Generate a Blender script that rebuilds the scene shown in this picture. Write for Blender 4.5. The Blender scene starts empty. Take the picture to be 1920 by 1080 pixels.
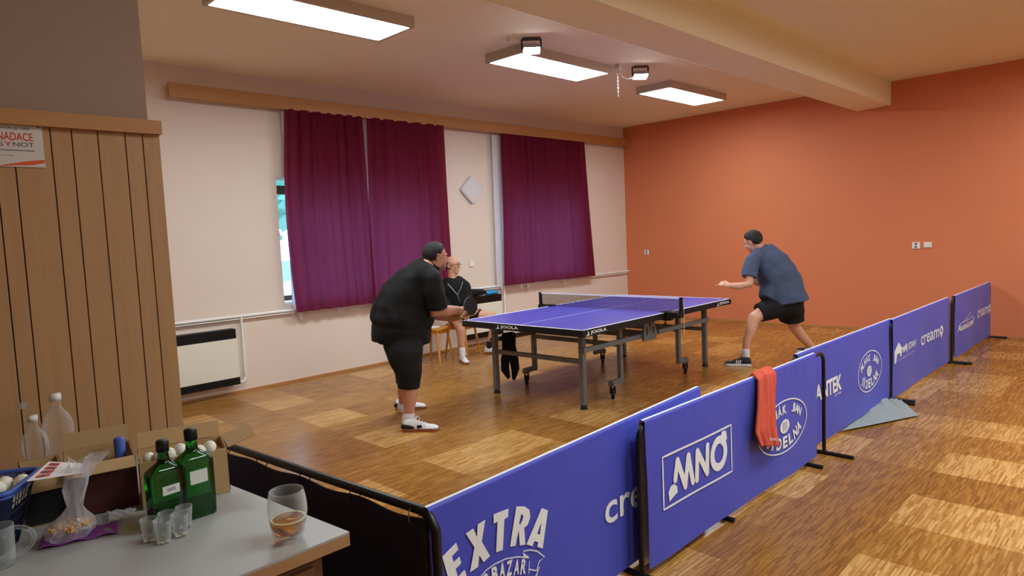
import bpy, bmesh, math, random
from mathutils import Vector, Matrix, geometry
sc = bpy.context.scene
COL = sc.collection
PI = math.pi
rnd = random.Random(7)

# ------------------------------------------------------------------ camera
cam_d = bpy.data.cameras.new('camera'); cam = bpy.data.objects.new('camera', cam_d); COL.objects.link(cam)
cam_d.sensor_width = 36; cam_d.lens = 23.554; cam_d.clip_start = 0.05; cam_d.clip_end = 300
R_ = Vector((0.70005, -0.71273, -0.04399)); U_ = Vector((0.08745, 0.02444, 0.99587)); F_ = Vector((0.70872, 0.70101, -0.07944))
m3 = Matrix((R_, U_, -F_)).transposed()
cam.matrix_world = Matrix.Translation((0, 0, 1.5974)) @ m3.to_4x4()
sc.camera = cam

# ------------------------------------------------------------------ world, exposure
w = bpy.data.worlds.new('sky'); sc.world = w; w.use_nodes = True
wn = w.node_tree
bg = wn.nodes['Background']
bg.inputs[0].default_value = (.40, .65, 1, 1); bg.inputs[1].default_value = 6.0      # overcast evening daylight
vs = sc.view_settings
vs.view_transform = 'Standard'; vs.look = 'None'; vs.gamma = 1.0; vs.exposure = 0.42; vs.use_curve_mapping = False
PANEL_W = 21.0      # luminance of the ceiling diffusers
FLOOD_W = 120.0

# ------------------------------------------------------------------ materials
def C(r, g, b):
    f = lambda v: (v/255)/12.92 if v/255 <= .04045 else ((v/255+.055)/1.055)**2.4
    return (f(r), f(g), f(b), 1)
def mat(name, col, rough=.6, metal=0, spec=.5, noise=0, nscale=8, bump=0, bscale=60, coat=0, trans=0, ior=1.45, alpha=1, emit=None, es=0, sheen=0):
    m = bpy.data.materials.new(name); m.use_nodes = True
    nt = m.node_tree; b = nt.nodes['Principled BSDF']
    b.inputs['Base Color'].default_value = col
    b.inputs['Roughness'].default_value = rough; b.inputs['Metallic'].default_value = metal
    b.inputs['Specular IOR Level'].default_value = spec; b.inputs['IOR'].default_value = ior
    b.inputs['Transmission Weight'].default_value = trans; b.inputs['Alpha'].default_value = alpha
    b.inputs['Coat Weight'].default_value = coat; b.inputs['Sheen Weight'].default_value = sheen
    if emit: b.inputs['Emission Color'].default_value = emit; b.inputs['Emission Strength'].default_value = es
    if noise:
        tc = nt.nodes.new('ShaderNodeTexCoord'); n = nt.nodes.new('ShaderNodeTexNoise'); n.inputs['Scale'].default_value = nscale; n.inputs['Detail'].default_value = 4
        mr = nt.nodes.new('ShaderNodeMapRange'); mr.inputs[3].default_value = 1-noise; mr.inputs[4].default_value = 1+noise
        mx = nt.nodes.new('ShaderNodeMix'); mx.data_type = 'RGBA'; mx.blend_type = 'MULTIPLY'; mx.inputs[0].default_value = 1
        mx.inputs[6].default_value = col
        nt.links.new(tc.outputs['Object'], n.inputs['Vector']); nt.links.new(n.outputs[0], mr.inputs[0]); nt.links.new(mr.outputs[0], mx.inputs[7]); nt.links.new(mx.outputs[2], b.inputs['Base Color'])
    if bump:
        tc = nt.nodes.new('ShaderNodeTexCoord'); n = nt.nodes.new('ShaderNodeTexNoise'); n.inputs['Scale'].default_value = bscale
        bp = nt.nodes.new('ShaderNodeBump'); bp.inputs['Strength'].default_value = bump; bp.inputs['Distance'].default_value = .01
        nt.links.new(tc.outputs['Object'], n.inputs['Vector']); nt.links.new(n.outputs[0], bp.inputs['Height']); nt.links.new(bp.outputs[0], b.inputs['Normal'])
    return m
def wood(name, c1, c2, rough=.5, scale=(3, 3, .35), coat=0):
    m = mat(name, c1, rough, coat=coat); nt = m.node_tree; b = nt.nodes['Principled BSDF']
    tc = nt.nodes.new('ShaderNodeTexCoord'); mp = nt.nodes.new('ShaderNodeMapping'); mp.inputs['Scale'].default_value = scale
    n = nt.nodes.new('ShaderNodeTexNoise'); n.inputs['Scale'].default_value = 6; n.inputs['Detail'].default_value = 6; n.inputs['Distortion'].default_value = 1.2
    r = nt.nodes.new('ShaderNodeMix'); r.data_type = 'RGBA'; r.inputs[6].default_value = c1; r.inputs[7].default_value = c2
    nt.links.new(tc.outputs['Object'], mp.inputs[0]); nt.links.new(mp.outputs[0], n.inputs['Vector']); nt.links.new(n.outputs[0], r.inputs[0]); nt.links.new(r.outputs[2], b.inputs['Base Color'])
    return m
M = {}
M['wallpink'] = mat('pale_pink_plaster', C(227, 209, 196), .85, noise=.02, nscale=3, bump=.05, bscale=40)
M['wallorange'] = mat('terracotta_plaster', C(214, 124, 84), .7, noise=.03, nscale=2, bump=.05, bscale=40)
M['ceil'] = mat('ceiling_plaster', C(246, 236, 208), .85, noise=.02, nscale=2)
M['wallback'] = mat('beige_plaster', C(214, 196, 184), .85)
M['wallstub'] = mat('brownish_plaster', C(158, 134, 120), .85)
M['pine'] = wood('pine_board', C(192, 138, 82), C(168, 114, 62), .45, (.5, 3, 3))
M['panel'] = wood('panel_boards', C(192, 150, 108), C(166, 124, 82), .5, (4, 4, .3))
M['dark'] = mat('dark_gap', C(30, 18, 10), .8)
M['white'] = mat('white_plastic', C(235, 235, 232), .4)
M['offwhite'] = mat('cream_enamel', C(232, 228, 214), .4)
M['black'] = mat('black_plastic', C(14, 14, 16), .45)
M['blackmetal'] = mat('black_painted_steel', C(16, 16, 18), .4)
M['grey'] = mat('grey_painted_steel', C(112, 112, 112), .42, metal=.3)
M['silver'] = mat('brushed_metal', C(170, 172, 175), .3, metal=.9)
M['rubber'] = mat('black_rubber', C(12, 12, 12), .6)
M['tabletop'] = mat('violet_blue_table_top', C(78, 73, 172), .38, noise=.02, nscale=4)
M['linewhite'] = mat('white_line_paint', C(235, 236, 245), .5)
M['fabric'] = mat('blue_violet_banner_cloth', C(62, 72, 192), .5, noise=.05, nscale=2.5, sheen=.1, bump=.7, bscale=4.5)
M['fabricback'] = mat('navy_cloth_reverse', C(22, 22, 60), .75)
M['print'] = mat('white_print', C(236, 238, 240), .6)
M['curtain'] = None
M['skin1'] = mat('skin_ruddy', C(206, 148, 126), .5, noise=.05, nscale=14)
M['skin2'] = mat('skin_light', C(214, 160, 134), .5, noise=.05, nscale=14)
M['hair'] = mat('dark_hair', C(34, 30, 30), .6, bump=.8, bscale=160, noise=.3, nscale=60)
M['hairgrey'] = mat('cropped_grey_hair', C(90, 78, 72), .7, bump=.5, bscale=200)
M['blackcloth'] = mat('black_cloth', C(11, 11, 13), .85, bump=.3, bscale=30, noise=.15, nscale=10)
M['bluecloth'] = mat('slate_blue_cloth', C(72, 83, 112), .85, bump=.35, bscale=16, noise=.08, nscale=8)
M['shoewhite'] = mat('white_shoe_leather', C(232, 233, 238), .5)
M['shoeblack'] = mat('black_shoe_mesh', C(20, 20, 24), .6)
M['gum'] = mat('gum_sole', C(150, 88, 50), .6)
M['sock'] = mat('white_sock', C(225, 220, 222), .8)
M['beech'] = wood('honey_beech', C(222, 160, 62), C(200, 132, 44), .35)
M['towel'] = mat('coral_terry', C(232, 98, 76), .95, bump=.9, bscale=220, noise=.12, nscale=30)
M['greycloth'] = mat('grey_blue_cloth', C(146, 152, 152), .9, bump=.9, bscale=30, noise=.08, nscale=12)
M['laminate'] = mat('grey_laminate', C(172, 172, 172), .42, noise=.03, nscale=5)
M['edgewood'] = wood('edge_band', C(186, 146, 104), C(150, 112, 74), .5, (.4, 3, 3))
M['cabinet'] = wood('cabinet_wood', C(120, 80, 54), C(92, 58, 38), .5)
M['kraft'] = mat('kraft_card', C(190, 158, 112), .85, noise=.05, nscale=20)
M['maroon'] = mat('maroon_card', C(86, 40, 38), .6)
M['blackcard'] = mat('black_card', C(16, 16, 18), .6)
M['paper'] = mat('white_paper', C(232, 232, 236), .7)
M['red'] = mat('red_print', C(200, 48, 46), .6)
M['orange'] = mat('orange_print', C(224, 92, 40), .6)
M['greyprint'] = mat('grey_print', C(90, 88, 92), .6)
M['bluetub'] = mat('blue_plastic', C(70, 100, 190), .4)
M['ball'] = mat('white_ball', C(240, 238, 224), .45)
M['violet'] = mat('violet_wrapper', C(158, 82, 190), .35)
M['nuts'] = mat('peanuts', C(206, 160, 96), .6, noise=.3, nscale=90)
M['leaf'] = mat('leaves', C(130, 175, 160), .7, noise=.4, nscale=5)
M['bark'] = mat('bark', C(70, 52, 40), .9)
M['grass'] = mat('grass_ground', C(90, 120, 80), .9, noise=.3, nscale=2)
M['cyancloth'] = mat('bright_blue_cloth', C(40, 150, 220), .7)
M['label'] = mat('pale_label', C(214, 220, 214), .6)
M['frame_brown'] = mat('brown_window_frame', C(84, 58, 50), .5)
M['diff'] = mat('lit_diffuser', C(255, 255, 255), .5, emit=(.89, 1.0, 1.02, 1), es=PANEL_W)
M['flood'] = mat('lit_led_glass', C(255, 255, 255), .3, emit=(.93, .97, 1, 1), es=FLOOD_W)
def glass(name, tint, rough=0, ior=1.45):
    m = bpy.data.materials.new(name); m.use_nodes = True; nt = m.node_tree; b = nt.nodes['Principled BSDF']
    b.inputs['Base Color'].default_value = tint; b.inputs['Transmission Weight'].default_value = 1; b.inputs['Roughness'].default_value = rough; b.inputs['IOR'].default_value = ior
    return m
M['greenglass'] = glass('green_bottle_glass', (.02, .42, .06, 1))
M['beer'] = glass('amber_beer', (.66, .25, .012, 1), .03, 1.33)
def thin(name, col, alpha, rough=.15, edge=.55):
    m = bpy.data.materials.new(name); m.use_nodes = True; nt = m.node_tree; nt.nodes.clear()
    o = nt.nodes.new('ShaderNodeOutputMaterial'); t = nt.nodes.new('ShaderNodeBsdfTransparent'); g = nt.nodes.new('ShaderNodeBsdfPrincipled'); mx = nt.nodes.new('ShaderNodeMixShader')
    g.inputs['Base Color'].default_value = col; g.inputs['Roughness'].default_value = rough
    fr = nt.nodes.new('ShaderNodeLayerWeight'); fr.inputs[0].default_value = .35
    ma = nt.nodes.new('ShaderNodeMath'); ma.operation = 'MULTIPLY_ADD'; ma.inputs[1].default_value = edge; ma.inputs[2].default_value = alpha; ma.use_clamp = True
    nt.links.new(fr.outputs['Facing'], ma.inputs[0]); nt.links.new(ma.outputs[0], mx.inputs[0]); nt.links.new(t.outputs[0], mx.inputs[1]); nt.links.new(g.outputs[0], mx.inputs[2]); nt.links.new(mx.outputs[0], o.inputs[0])
    return m
M['glass'] = thin('clear_glass', (.74, .78, .79, 1), .05, .02, .55)
M['solidglass'] = glass('thick_glass', (.97, 1, .98, 1))
M['film'] = thin('clear_plastic_film', (.85, .84, .90, 1), .2)
M['pet'] = thin('clear_bottle_plastic', (.8, .84, .86, 1), .05, .08)
M['pane'] = thin('window_glass', (.7, .8, .9, 1), .02, .02)
def curtain_mat(name, col, tr, f):
    m = bpy.data.materials.new(name); m.use_nodes = True; nt = m.node_tree; nt.nodes.clear()
    o = nt.nodes.new('ShaderNodeOutputMaterial'); d = nt.nodes.new('ShaderNodeBsdfDiffuse'); t = nt.nodes.new('ShaderNodeBsdfTranslucent'); mx = nt.nodes.new('ShaderNodeMixShader')
    d.inputs[0].default_value = col; t.inputs[0].default_value = tr; mx.inputs[0].default_value = f
    nt.links.new(d.outputs[0], mx.inputs[1]); nt.links.new(t.outputs[0], mx.inputs[2]); nt.links.new(mx.outputs[0], o.inputs[0])
    return m
M['curtain'] = curtain_mat('maroon_curtain_cloth', C(104, 30, 48), (.52, .11, .22, 1), .34)
M['sheer'] = curtain_mat('white_sheer_cloth', C(236, 234, 240), (.8, .8, .9, 1), .4)

def floor_mat():
    m = mat('mosaic_parquet', C(170, 120, 60), .2); nt = m.node_tree; b = nt.nodes['Principled BSDF']; L = nt.links
    def mt(op, a, bb=None):
        n = nt.nodes.new('ShaderNodeMath'); n.operation = op
        for i, v in enumerate((a, bb)):
            if v is None: continue
            if isinstance(v, (int, float)): n.inputs[i].default_value = v
            else: L.new(v, n.inputs[i])
        return n.outputs[0]
    tc = nt.nodes.new('ShaderNodeTexCoord'); s = nt.nodes.new('ShaderNodeSeparateXYZ'); L.new(tc.outputs['Object'], s.inputs[0])
    row = mt('FLOOR', mt('DIVIDE', s.outputs[1], .0085))
    wn1 = nt.nodes.new('ShaderNodeTexWhiteNoise'); wn1.noise_dimensions = '1D'; L.new(row, wn1.inputs['W'])
    seg = mt('FLOOR', mt('DIVIDE', mt('ADD', s.outputs[0], mt('MULTIPLY', wn1.outputs['Value'], .11)), .11))
    cb = nt.nodes.new('ShaderNodeCombineXYZ'); L.new(row, cb.inputs[0]); L.new(seg, cb.inputs[1])
    wn2 = nt.nodes.new('ShaderNodeTexWhiteNoise'); wn2.noise_dimensions = '2D'; L.new(cb.outputs[0], wn2.inputs['Vector'])
    at = nt.nodes.new('ShaderNodeAttribute'); at.attribute_name = 'tone'
    mp = nt.nodes.new('ShaderNodeMapping'); mp.inputs['Scale'].default_value = (2, 25, 1); L.new(tc.outputs['Object'], mp.inputs[0])
    n3 = nt.nodes.new('ShaderNodeTexNoise'); n3.inputs['Scale'].default_value = 3; n3.inputs['Detail'].default_value = 5; L.new(mp.outputs[0], n3.inputs['Vector'])
    v = mt('ADD', mt('ADD', mt('MULTIPLY', wn2.outputs['Value'], .42), mt('MULTIPLY', at.outputs['Fac'], .72)), mt('MULTIPLY', n3.outputs[0], .28))
    v = mt('SUBTRACT', v, .19)
    cr = nt.nodes.new('ShaderNodeValToRGB'); e = cr.color_ramp.elements
    e[0].position = .05; e[0].color = C(124, 78, 30); e[1].position = 1.0; e[1].color = C(222, 178, 116)
    k = e.new(.45); k.color = C(162, 112, 47)
    L.new(v, cr.inputs[0]); L.new(cr.outputs[0], b.inputs['Base Color'])
    b.inputs['Roughness'].default_value = .27; b.inputs['Specular IOR Level'].default_value = .5
    return m
M['floor'] = floor_mat()

# ------------------------------------------------------------------ mesh helpers
class MB:
    """collects shapes and links them as one mesh object"""
    def __init__(s): s.bm = bmesh.new(); s.mats = []
    def mi(s, m):
        if m not in s.mats: s.mats.append(m)
        return s.mats.index(m)
    def add(s, verts, faces, m=None, smooth=False):
        i = s.mi(m) if m else 0
        vs_ = [s.bm.verts.new(v) for v in verts]
        for f in faces:
            try: fc = s.bm.faces.new([vs_[k] for k in f])
            except ValueError: continue
            fc.material_index = i; fc.smooth = smooth
    def box(s, c, d, rot=None, m=None, taper=(1, 1)):
        c = Vector(c); x, y, z = d[0]/2, d[1]/2, d[2]/2
        v = []
        for sz in (-1, 1):
            t = taper if sz < 0 else (1, 1)
            for sx, sy in ((-1, -1), (1, -1), (1, 1), (-1, 1)): v.append(Vector((sx*x*t[0], sy*y*t[1], sz*z)))
        if rot is not None:
            if isinstance(rot, (int, float)): rot = Matrix.Rotation(rot, 3, 'Z')
            v = [rot @ q for q in v]
        s.add([q+c for q in v], [(0, 3, 2, 1), (4, 5, 6, 7), (0, 1, 5, 4), (1, 2, 6, 5), (2, 3, 7, 6), (3, 0, 4, 7)], m)
    def beam(s, a, b, wd, ht, up=(0, 0, 1), m=None):
        a, b = Vector(a), Vector(b); d = b-a; z = d.normalized(); x = Vector(up).cross(z)
        if x.length < 1e-4: x = Vector((1, 0, 0)).cross(z)
        x.normalize(); y = z.cross(x)
        s.box((a+b)/2, (wd, ht, d.length), Matrix((x, y, z)).transposed(), m)
    def rings(s, R, m=None, cap=True, smooth=True, closed=False):
        n = len(R[0]); v = [p for r in R for p in r]; f = []
        k = len(R)
        for i in range(k if closed else k-1):
            a, b = i*n, ((i+1) % k)*n
            for j in range(n): f.append((a+j, a+(j+1) % n, b+(j+1) % n, b+j))
        s.add(v, f, m, smooth)
        if cap and not closed:
            s.add(R[0], [tuple(range(n-1, -1, -1))], m); s.add(R[-1], [tuple(range(n))], m)
    def tube(s, pts, r, n=10, m=None, side=None, cap=True, closed=False, flat=1.0):
        pts = [Vector(p) for p in pts]; R = []; k = len(pts); prev = None
        for i, p in enumerate(pts):
            if closed: t = pts[(i+1) % k]-pts[i-1]
            else: t = pts[min(i+1, k-1)]-pts[max(i-1, 0)]
            if t.length < 1e-9: t = Vector((0, 0, 1))
            t.normalize()
            if prev is None:
                a = Vector(side) if side else (Vector((0, 0, 1)) if abs(t.z) < .9 else Vector((1, 0, 0)))
            else: a = prev
            a = (a-t*a.dot(t)).normalized(); prev = a; b = t.cross(a)
            rr = r[i] if isinstance(r, (list, tuple)) else r
            R.append([p+a*rr*math.cos(2*PI*j/n)+b*rr*flat*math.sin(2*PI*j/n) for j in range(n)])
        s.rings(R, m, cap, True, closed)
    def lathe(s, prof, c=(0, 0, 0), n=24, m=None, sx=1, sy=1, cap=True, rot=0, smooth=True):
        c = Vector(c); R = []
        for r, z in prof:
            ring = []
            for j in range(n):
                a = 2*PI*j/n; x, y = max(r, 1e-4)*sx*math.cos(a), max(r, 1e-4)*sy*math.sin(a)
                ring.append(c+Vector((x*math.cos(rot)-y*math.sin(rot), x*math.sin(rot)+y*math.cos(rot), z)))
            R.append(ring)
        s.rings(R, m, cap, smooth)
    def ellip(s, c, r, rot=None, n=16, m=None):
        c = Vector(c); R = []
        for i in range(1, n//2):
            th = PI*i/(n//2); ring = []
            for j in range(n):
                a = 2*PI*j/n; v = Vector((r[0]*math.sin(th)*math.cos(a), r[1]*math.sin(th)*math.sin(a), -r[2]*math.cos(th)))
                if rot is not None: v = rot @ v
                ring.append(c+v)
            R.append(ring)
        top = Vector((0, 0, r[2])); bot = -top
        if rot is not None: top, bot = rot @ top, rot @ bot
        v = [p for q in R for p in q]; N = len(v); f = []
        for i in range(len(R)-1):
            for j in range(n): f.append((i*n+j, i*n+(j+1) % n, (i+1)*n+(j+1) % n, (i+1)*n+j))
        for j in range(n): f.append((N, (j+1) % n, j)); f.append((N+1, N-n+j, N-n+(j+1) % n))
        s.add(v+[c+bot, c+top], f, m, True)
    def limb(s, pts, side=None, n=28, m=None, flat=False):
        """pts: (position, radius along side, other radius); rounded ends"""
        P = [Vector(p[0]) for p in pts]; ra = [p[1] for p in pts]; rb = [p[2] if len(p) > 2 else p[1] for p in pts]
        t0 = (P[1]-P[0]).normalized(); t1 = (P[-1]-P[-2]).normalized()
        Q = [(P[0]-t0*rb[0]*.75, ra[0]*.5, rb[0]*.5), (P[0]-t0*rb[0]*.45, ra[0]*.85, rb[0]*.85)]
        if flat: Q = []
        Q += list(zip(P, ra, rb))
        Q += [(P[-1]+t1*rb[-1]*.45, ra[-1]*.85, rb[-1]*.85), (P[-1]+t1*rb[-1]*.75, ra[-1]*.5, rb[-1]*.5)]
        R = []; prev = Vector(side) if side else None
        for i, (p, a_, b_) in enumerate(Q):
            t = (Q[min(i+1, len(Q)-1)][0]-Q[max(i-1, 0)][0]).normalized()
            if prev is None: prev = Vector((0, 0, 1)) if abs(t.z) < .9 else Vector((1, 0, 0))
            a = (prev-t*prev.dot(t)).normalized(); prev = a if side is None else Vector(side); b = t.cross(a)
            R.append([p+a*a_*math.cos(2*PI*j/n)+b*b_*math.sin(2*PI*j/n) for j in range(n)])
        s.rings(R, m, True, True)
    def mesh(s, name):
        me = bpy.data.meshes.new(name); bmesh.ops.recalc_face_normals(s.bm, faces=s.bm.faces[:]) if not getattr(s, 'keep', False) else None
        s.bm.to_mesh(me); s.bm.free()
        for m in s.mats: me.materials.append(m)
        return me
    def build(s, name, m=None, parent=None):
        if m is not None and not s.mats: s.mats.append(m)
        o = bpy.data.objects.new(name, s.mesh(name)); COL.objects.link(o)
        if parent is not None: o.parent = parent; o.matrix_parent_inverse = Matrix.Identity(4); o.location = -parent.location if parent.rotation_euler.z == 0 else (0, 0, 0)
        return o
def tag(o, label=None, cat=None, group=None, kind=None):
    if label: o['label'] = label
    if cat: o['category'] = cat
    if group: o['group'] = group
    if kind: o['kind'] = kind
    return o
def empty(name, loc=(0, 0, 0), rz=0, label=None, cat=None, group=None, kind=None):
    o = bpy.data.objects.new(name, None); COL.objects.link(o); o.location = loc; o.rotation_euler = (0, 0, rz); o.empty_display_size = .1
    return tag(o, label, cat, group, kind)
def struct(name, mb, m): return tag(mb.build(name, m), kind='structure')
def local(mb, name, m, parent):
    """part whose vertices are already in the parent's own space"""
    if m is not None and not mb.mats: mb.mats.append(m)
    o = bpy.data.objects.new(name, mb.mesh(name)); COL.objects.link(o); o.parent = parent
    return o
def copy_tree(o, parent=None):
    c = o.copy(); COL.objects.link(c); c.parent = parent
    for ch in list(o.children): copy_tree(ch, c)
    return c
def remeshed(mb, name, m, parent, voxel=.008, smooth=3, lap=.5, fold=0, fsize=.16):
    """one continuous skin grown over overlapping shapes"""
    me = mb.mesh(name+'_raw'); o = bpy.data.objects.new(name, me); COL.objects.link(o)
    md = o.modifiers.new('r', 'REMESH'); md.mode = 'VOXEL'; md.voxel_size = voxel; md.use_smooth_shade = True
    ms = o.modifiers.new('s', 'SMOOTH'); ms.factor = lap; ms.iterations = smooth
    if fold:
        tx = bpy.data.textures.new('folds', 'CLOUDS'); tx.noise_scale = fsize; tx.noise_depth = 1
        dp = o.modifiers.new('d', 'DISPLACE'); dp.texture = tx; dp.strength = fold; dp.mid_level = .5; dp.texture_coords = 'LOCAL'
    dg = bpy.context.evaluated_depsgraph_get(); dg.update()
    new = bpy.data.meshes.new_from_object(o.evaluated_get(dg)); o.modifiers.clear(); o.data = new
    new.materials.clear(); new.materials.append(m)
    for p in new.polygons: p.use_smooth = True; p.material_index = 0
    if parent is not None: o.parent = parent; o.location = -parent.location
    return o
_tx = {}
def text_geo(t):
    """flat outline geometry of a word, fitted to 0..1 x 0..1"""
    if t in _tx: return _tx[t]
    cu = bpy.data.curves.new('w', 'FONT'); cu.body = t[1:] if t[0] == '*' else t; cu.offset = .035 if t[0] == '*' else .012; cu.resolution_u = 4
    o = bpy.data.objects.new('w', cu); COL.objects.link(o)
    dg = bpy.context.evaluated_depsgraph_get(); dg.update()
    me = o.evaluated_get(dg).to_mesh(); v = [(p.co.x, p.co.y) for p in me.vertices]; f = [tuple(p.vertices) for p in me.polygons]
    o.evaluated_get(dg).to_mesh_clear(); bpy.data.objects.remove(o)
    xs = [p[0] for p in v]; ys = [p[1] for p in v]; x0, x1, y0, y1 = min(xs), max(xs), min(ys), max(ys)
    _tx[t] = ([((x-x0)/(x1-x0), (y-y0)/(y1-y0)) for x, y in v], f); return _tx[t]
def put_text(mb, t, fn, x0, x1, z0, z1, rot=0, shear=0, m=None):
    v, f = text_geo(t); cx, cz = (x0+x1)/2, (z0+z1)/2; out = []
    for a, b in v:
        x, z = (a-.5)*(x1-x0)+shear*(b-.5)*(z1-z0), (b-.5)*(z1-z0)
        out.append(fn(cx+x*math.cos(rot)-z*math.sin(rot), cz+x*math.sin(rot)+z*math.cos(rot)))
    mb.add(out, f, m)
def put_poly(mb, loops, fn, m=None):
    L3 = [[Vector((a, b, 0)) for a, b in lp] for lp in loops]; tri = geometry.tessellate_polygon(L3); flat = [p for lp in loops for p in lp]
    mb.add([fn(a, b) for a, b in flat], [tuple(t) for t in tri], m)
def put_line(mb, pts, wd, fn, closed=False, m=None):
    P0 = [Vector(p) for p in pts]; P = []
    for i in range(len(P0) if closed else len(P0)-1):
        a, c = P0[i], P0[(i+1) % len(P0)]; k = max(1, int((c-a).length/.04)); P += [a.lerp(c, q/k) for q in range(k)]
    if not closed: P.append(P0[-1])
    n = len(P); A = []; B = []
    for i in range(n):
        t = (P[(i+1) % n]-P[i-1]) if closed else (P[min(i+1, n-1)]-P[max(i-1, 0)])
        t.normalize(); q = Vector((-t.y, t.x))*wd/2; A.append(P[i]+q); B.append(P[i]-q)
    v = [fn(*p) for p in A+B]; f = [(i, (i+1) % n, n+(i+1) % n, n+i) for i in range(n if closed else n-1)]
    mb.add(v, f, m)
def ell(cx, cz, rx, rz, n=40, a0=0, a1=2*PI): return [(cx+rx*math.cos(a0+(a1-a0)*i/n), cz+rz*math.sin(a0+(a1-a0)*i/n)) for i in range(n)]

# ------------------------------------------------------------------ room
XO, YW, H = 10.44, 7.27, 3.465
XB, YB = -4.2, -4.6
T0, TS = (2.87, 3.365), .465
light_tiles = [(3.095, 3.592, 0.000), (4.279, 3.783, 0.000), (5.079, 1.579, -0.000), (5.110, 0.764, -0.000), (4.888, 0.741, 0.000), (4.204, 0.945, 0.000), (4.194, 0.670, 0.000), (4.192, 0.566, 0.000), (3.262, 0.902, 0.000), (6.091, 0.816, 0.000), (6.985, 1.549, 0.000), (3.081, 6.487, 0.000), (3.010, 5.472, 0.000), (2.959, 3.640, 0.000), (2.227, 6.415, 0.000), (2.194, 3.822, 0.000), (3.107, 4.549, 0.000), (4.036, 1.622, 0.000), (7.113, 1.827, 0.000), (5.899, 3.246, 0.000), (4.478, 6.849, 0.000), (1.685, 3.413, 0.000), (3.560, 3.371, 0.000)]
dark_tiles = [(2.421, 4.481, 0.000), (2.763, 4.437, 0.000), (5.703, 4.934, -0.000), (4.663, 4.679, 0.000), (4.658, 0.619, 0.000), (3.807, 1.211, 0.000), (4.676, 1.170, 0.000), (3.775, 1.487, 0.000), (2.999, 1.259, 0.000), (3.120, 1.643, 0.000)]
def tile_of(p): return (math.floor((p[0]-T0[0])/TS), math.floor((p[1]-T0[1])/TS))
LT = {tile_of(p) for p in light_tiles}; DT = {tile_of(p) for p in dark_tiles}
f = MB(); tones = []
ix0, ix1 = math.floor((XB-T0[0])/TS), math.floor((XO-T0[0])/TS)
iy0, iy1 = math.floor((YB-T0[1])/TS), math.floor((YW-T0[1])/TS)
for i in range(ix0, ix1+1):
    for j in range(iy0, iy1+1):
        xa, xb = max(XB, T0[0]+i*TS), min(XO, T0[0]+(i+1)*TS); ya, yb = max(YB, T0[1]+j*TS), min(YW, T0[1]+(j+1)*TS)
        f.add([(xa, ya, 0), (xb, ya, 0), (xb, yb, 0), (xa, yb, 0)], [(0, 1, 2, 3)])
        t = rnd.random(); t = .14+.25*t if t < .9 else .52
        if (i, j) in LT: t = .65
        if (i, j) in DT: t = .14
        tones.append(t)
f.keep = True
fl = struct('floor', f, M['floor'])
a_ = fl.data.attributes.new('tone', 'FLOAT', 'FACE')
for i, t in enumerate(tones): a_.data[i].value = t

def slab(name, c, d, m): b = MB(); b.box(c, d); return struct(name, b, m)
slab('ceiling', ((XB+XO)/2, (YB+YW)/2, H+.1), (XO-XB+.6, YW-YB+.6, .2), M['ceil'])
slab('wall_right', (XO+.15, (YB+YW)/2, H/2), (.3, YW-YB, H), M['wallorange'])
slab('wall_back', (XB-.15, (YB+YW)/2, H/2), (.3, YW-YB, H), M['wallback'])
slab('wall_front', ((XB+XO)/2, YB-.15, H/2), (XO-XB+.6, .3, H), M['wallback'])
WT = .4
wins = [(3.62, 5.86, .91, 2.36), (7.2, 9.0, .91, 2.36)]
wl = MB()
def wpiece(x0, x1, z0, z1): wl.box(((x0+x1)/2, YW+WT/2, (z0+z1)/2), (x1-x0, WT, z1-z0))
wpiece(XB-.3, wins[0][0], 0, H); wpiece(wins[0][1], wins[1][0], 0, H); wpiece(wins[1][1], XO+.3, 0, H)
for w_ in wins: wpiece(w_[0], w_[1], 0, w_[2]); wpiece(w_[0], w_[1], w_[3], H)
struct('wall_left', wl, M['wallpink'])
# partition block carrying the wood panelling
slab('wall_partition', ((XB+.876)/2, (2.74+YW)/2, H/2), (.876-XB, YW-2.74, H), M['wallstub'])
# ceiling downstand beam with a sloping flank
b = MB(); pr_ = [(2.814, H+.02), (2.818, 3.147), (3.25, 3.13), (4.01, H+.02)]
v = [(XB, y, z) for y, z in pr_]+[(XO, y, z) for y, z in pr_]
b.add(v, [(0, 1, 5, 4), (1, 2, 6, 5), (2, 3, 7, 6), (3, 0, 4, 7), (0, 3, 2, 1), (4, 5, 6, 7)])
struct('ceiling_beam', b, M['ceil'])
for n_, c_, d_ in (('trim_1', ((.88+XO)/2, YW-.008, .012), (XO-.88, .016, .024)), ('trim_2', (XO-.008, (YB+YW)/2, .012), (.016, YW-YB, .024))):
    b = MB(); b.box(c_, d_); struct(n_, b, M['pine'])

# windows
for k, (x0, x1, z0, z1) in enumerate(wins):
    e = empty('window_%d' % (k+1), ((x0+x1)/2, YW+.28, z0), kind='structure')
    b = MB(); cx = (x0+x1)/2
    for xx in (x0+.03, cx, x1-.03): b.box((xx, YW+.28, (z0+z1)/2), (.06, .06, z1-z0))
    b.build('window_frame', M['white'], e)
    b = MB(); b.box((cx, YW+.27, z1-.12), (x1-x0-.12, .07, .1)); b.box((cx, YW+.27, z0+.05), (x1-x0-.12, .07, .06)); b.build('frame_rail', M['frame_brown'], e)
    b = MB(); b.box((cx, YW+.29, (z0+z1)/2), (x1-x0-.1, .008, z1-z0-.05)); b.build('pane', M['pane'], e)
    b = MB(); b.box((cx, YW+.12, z0+.012), (x1-x0, .24, .024)); b.build('window_sill', M['white'], e)

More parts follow.
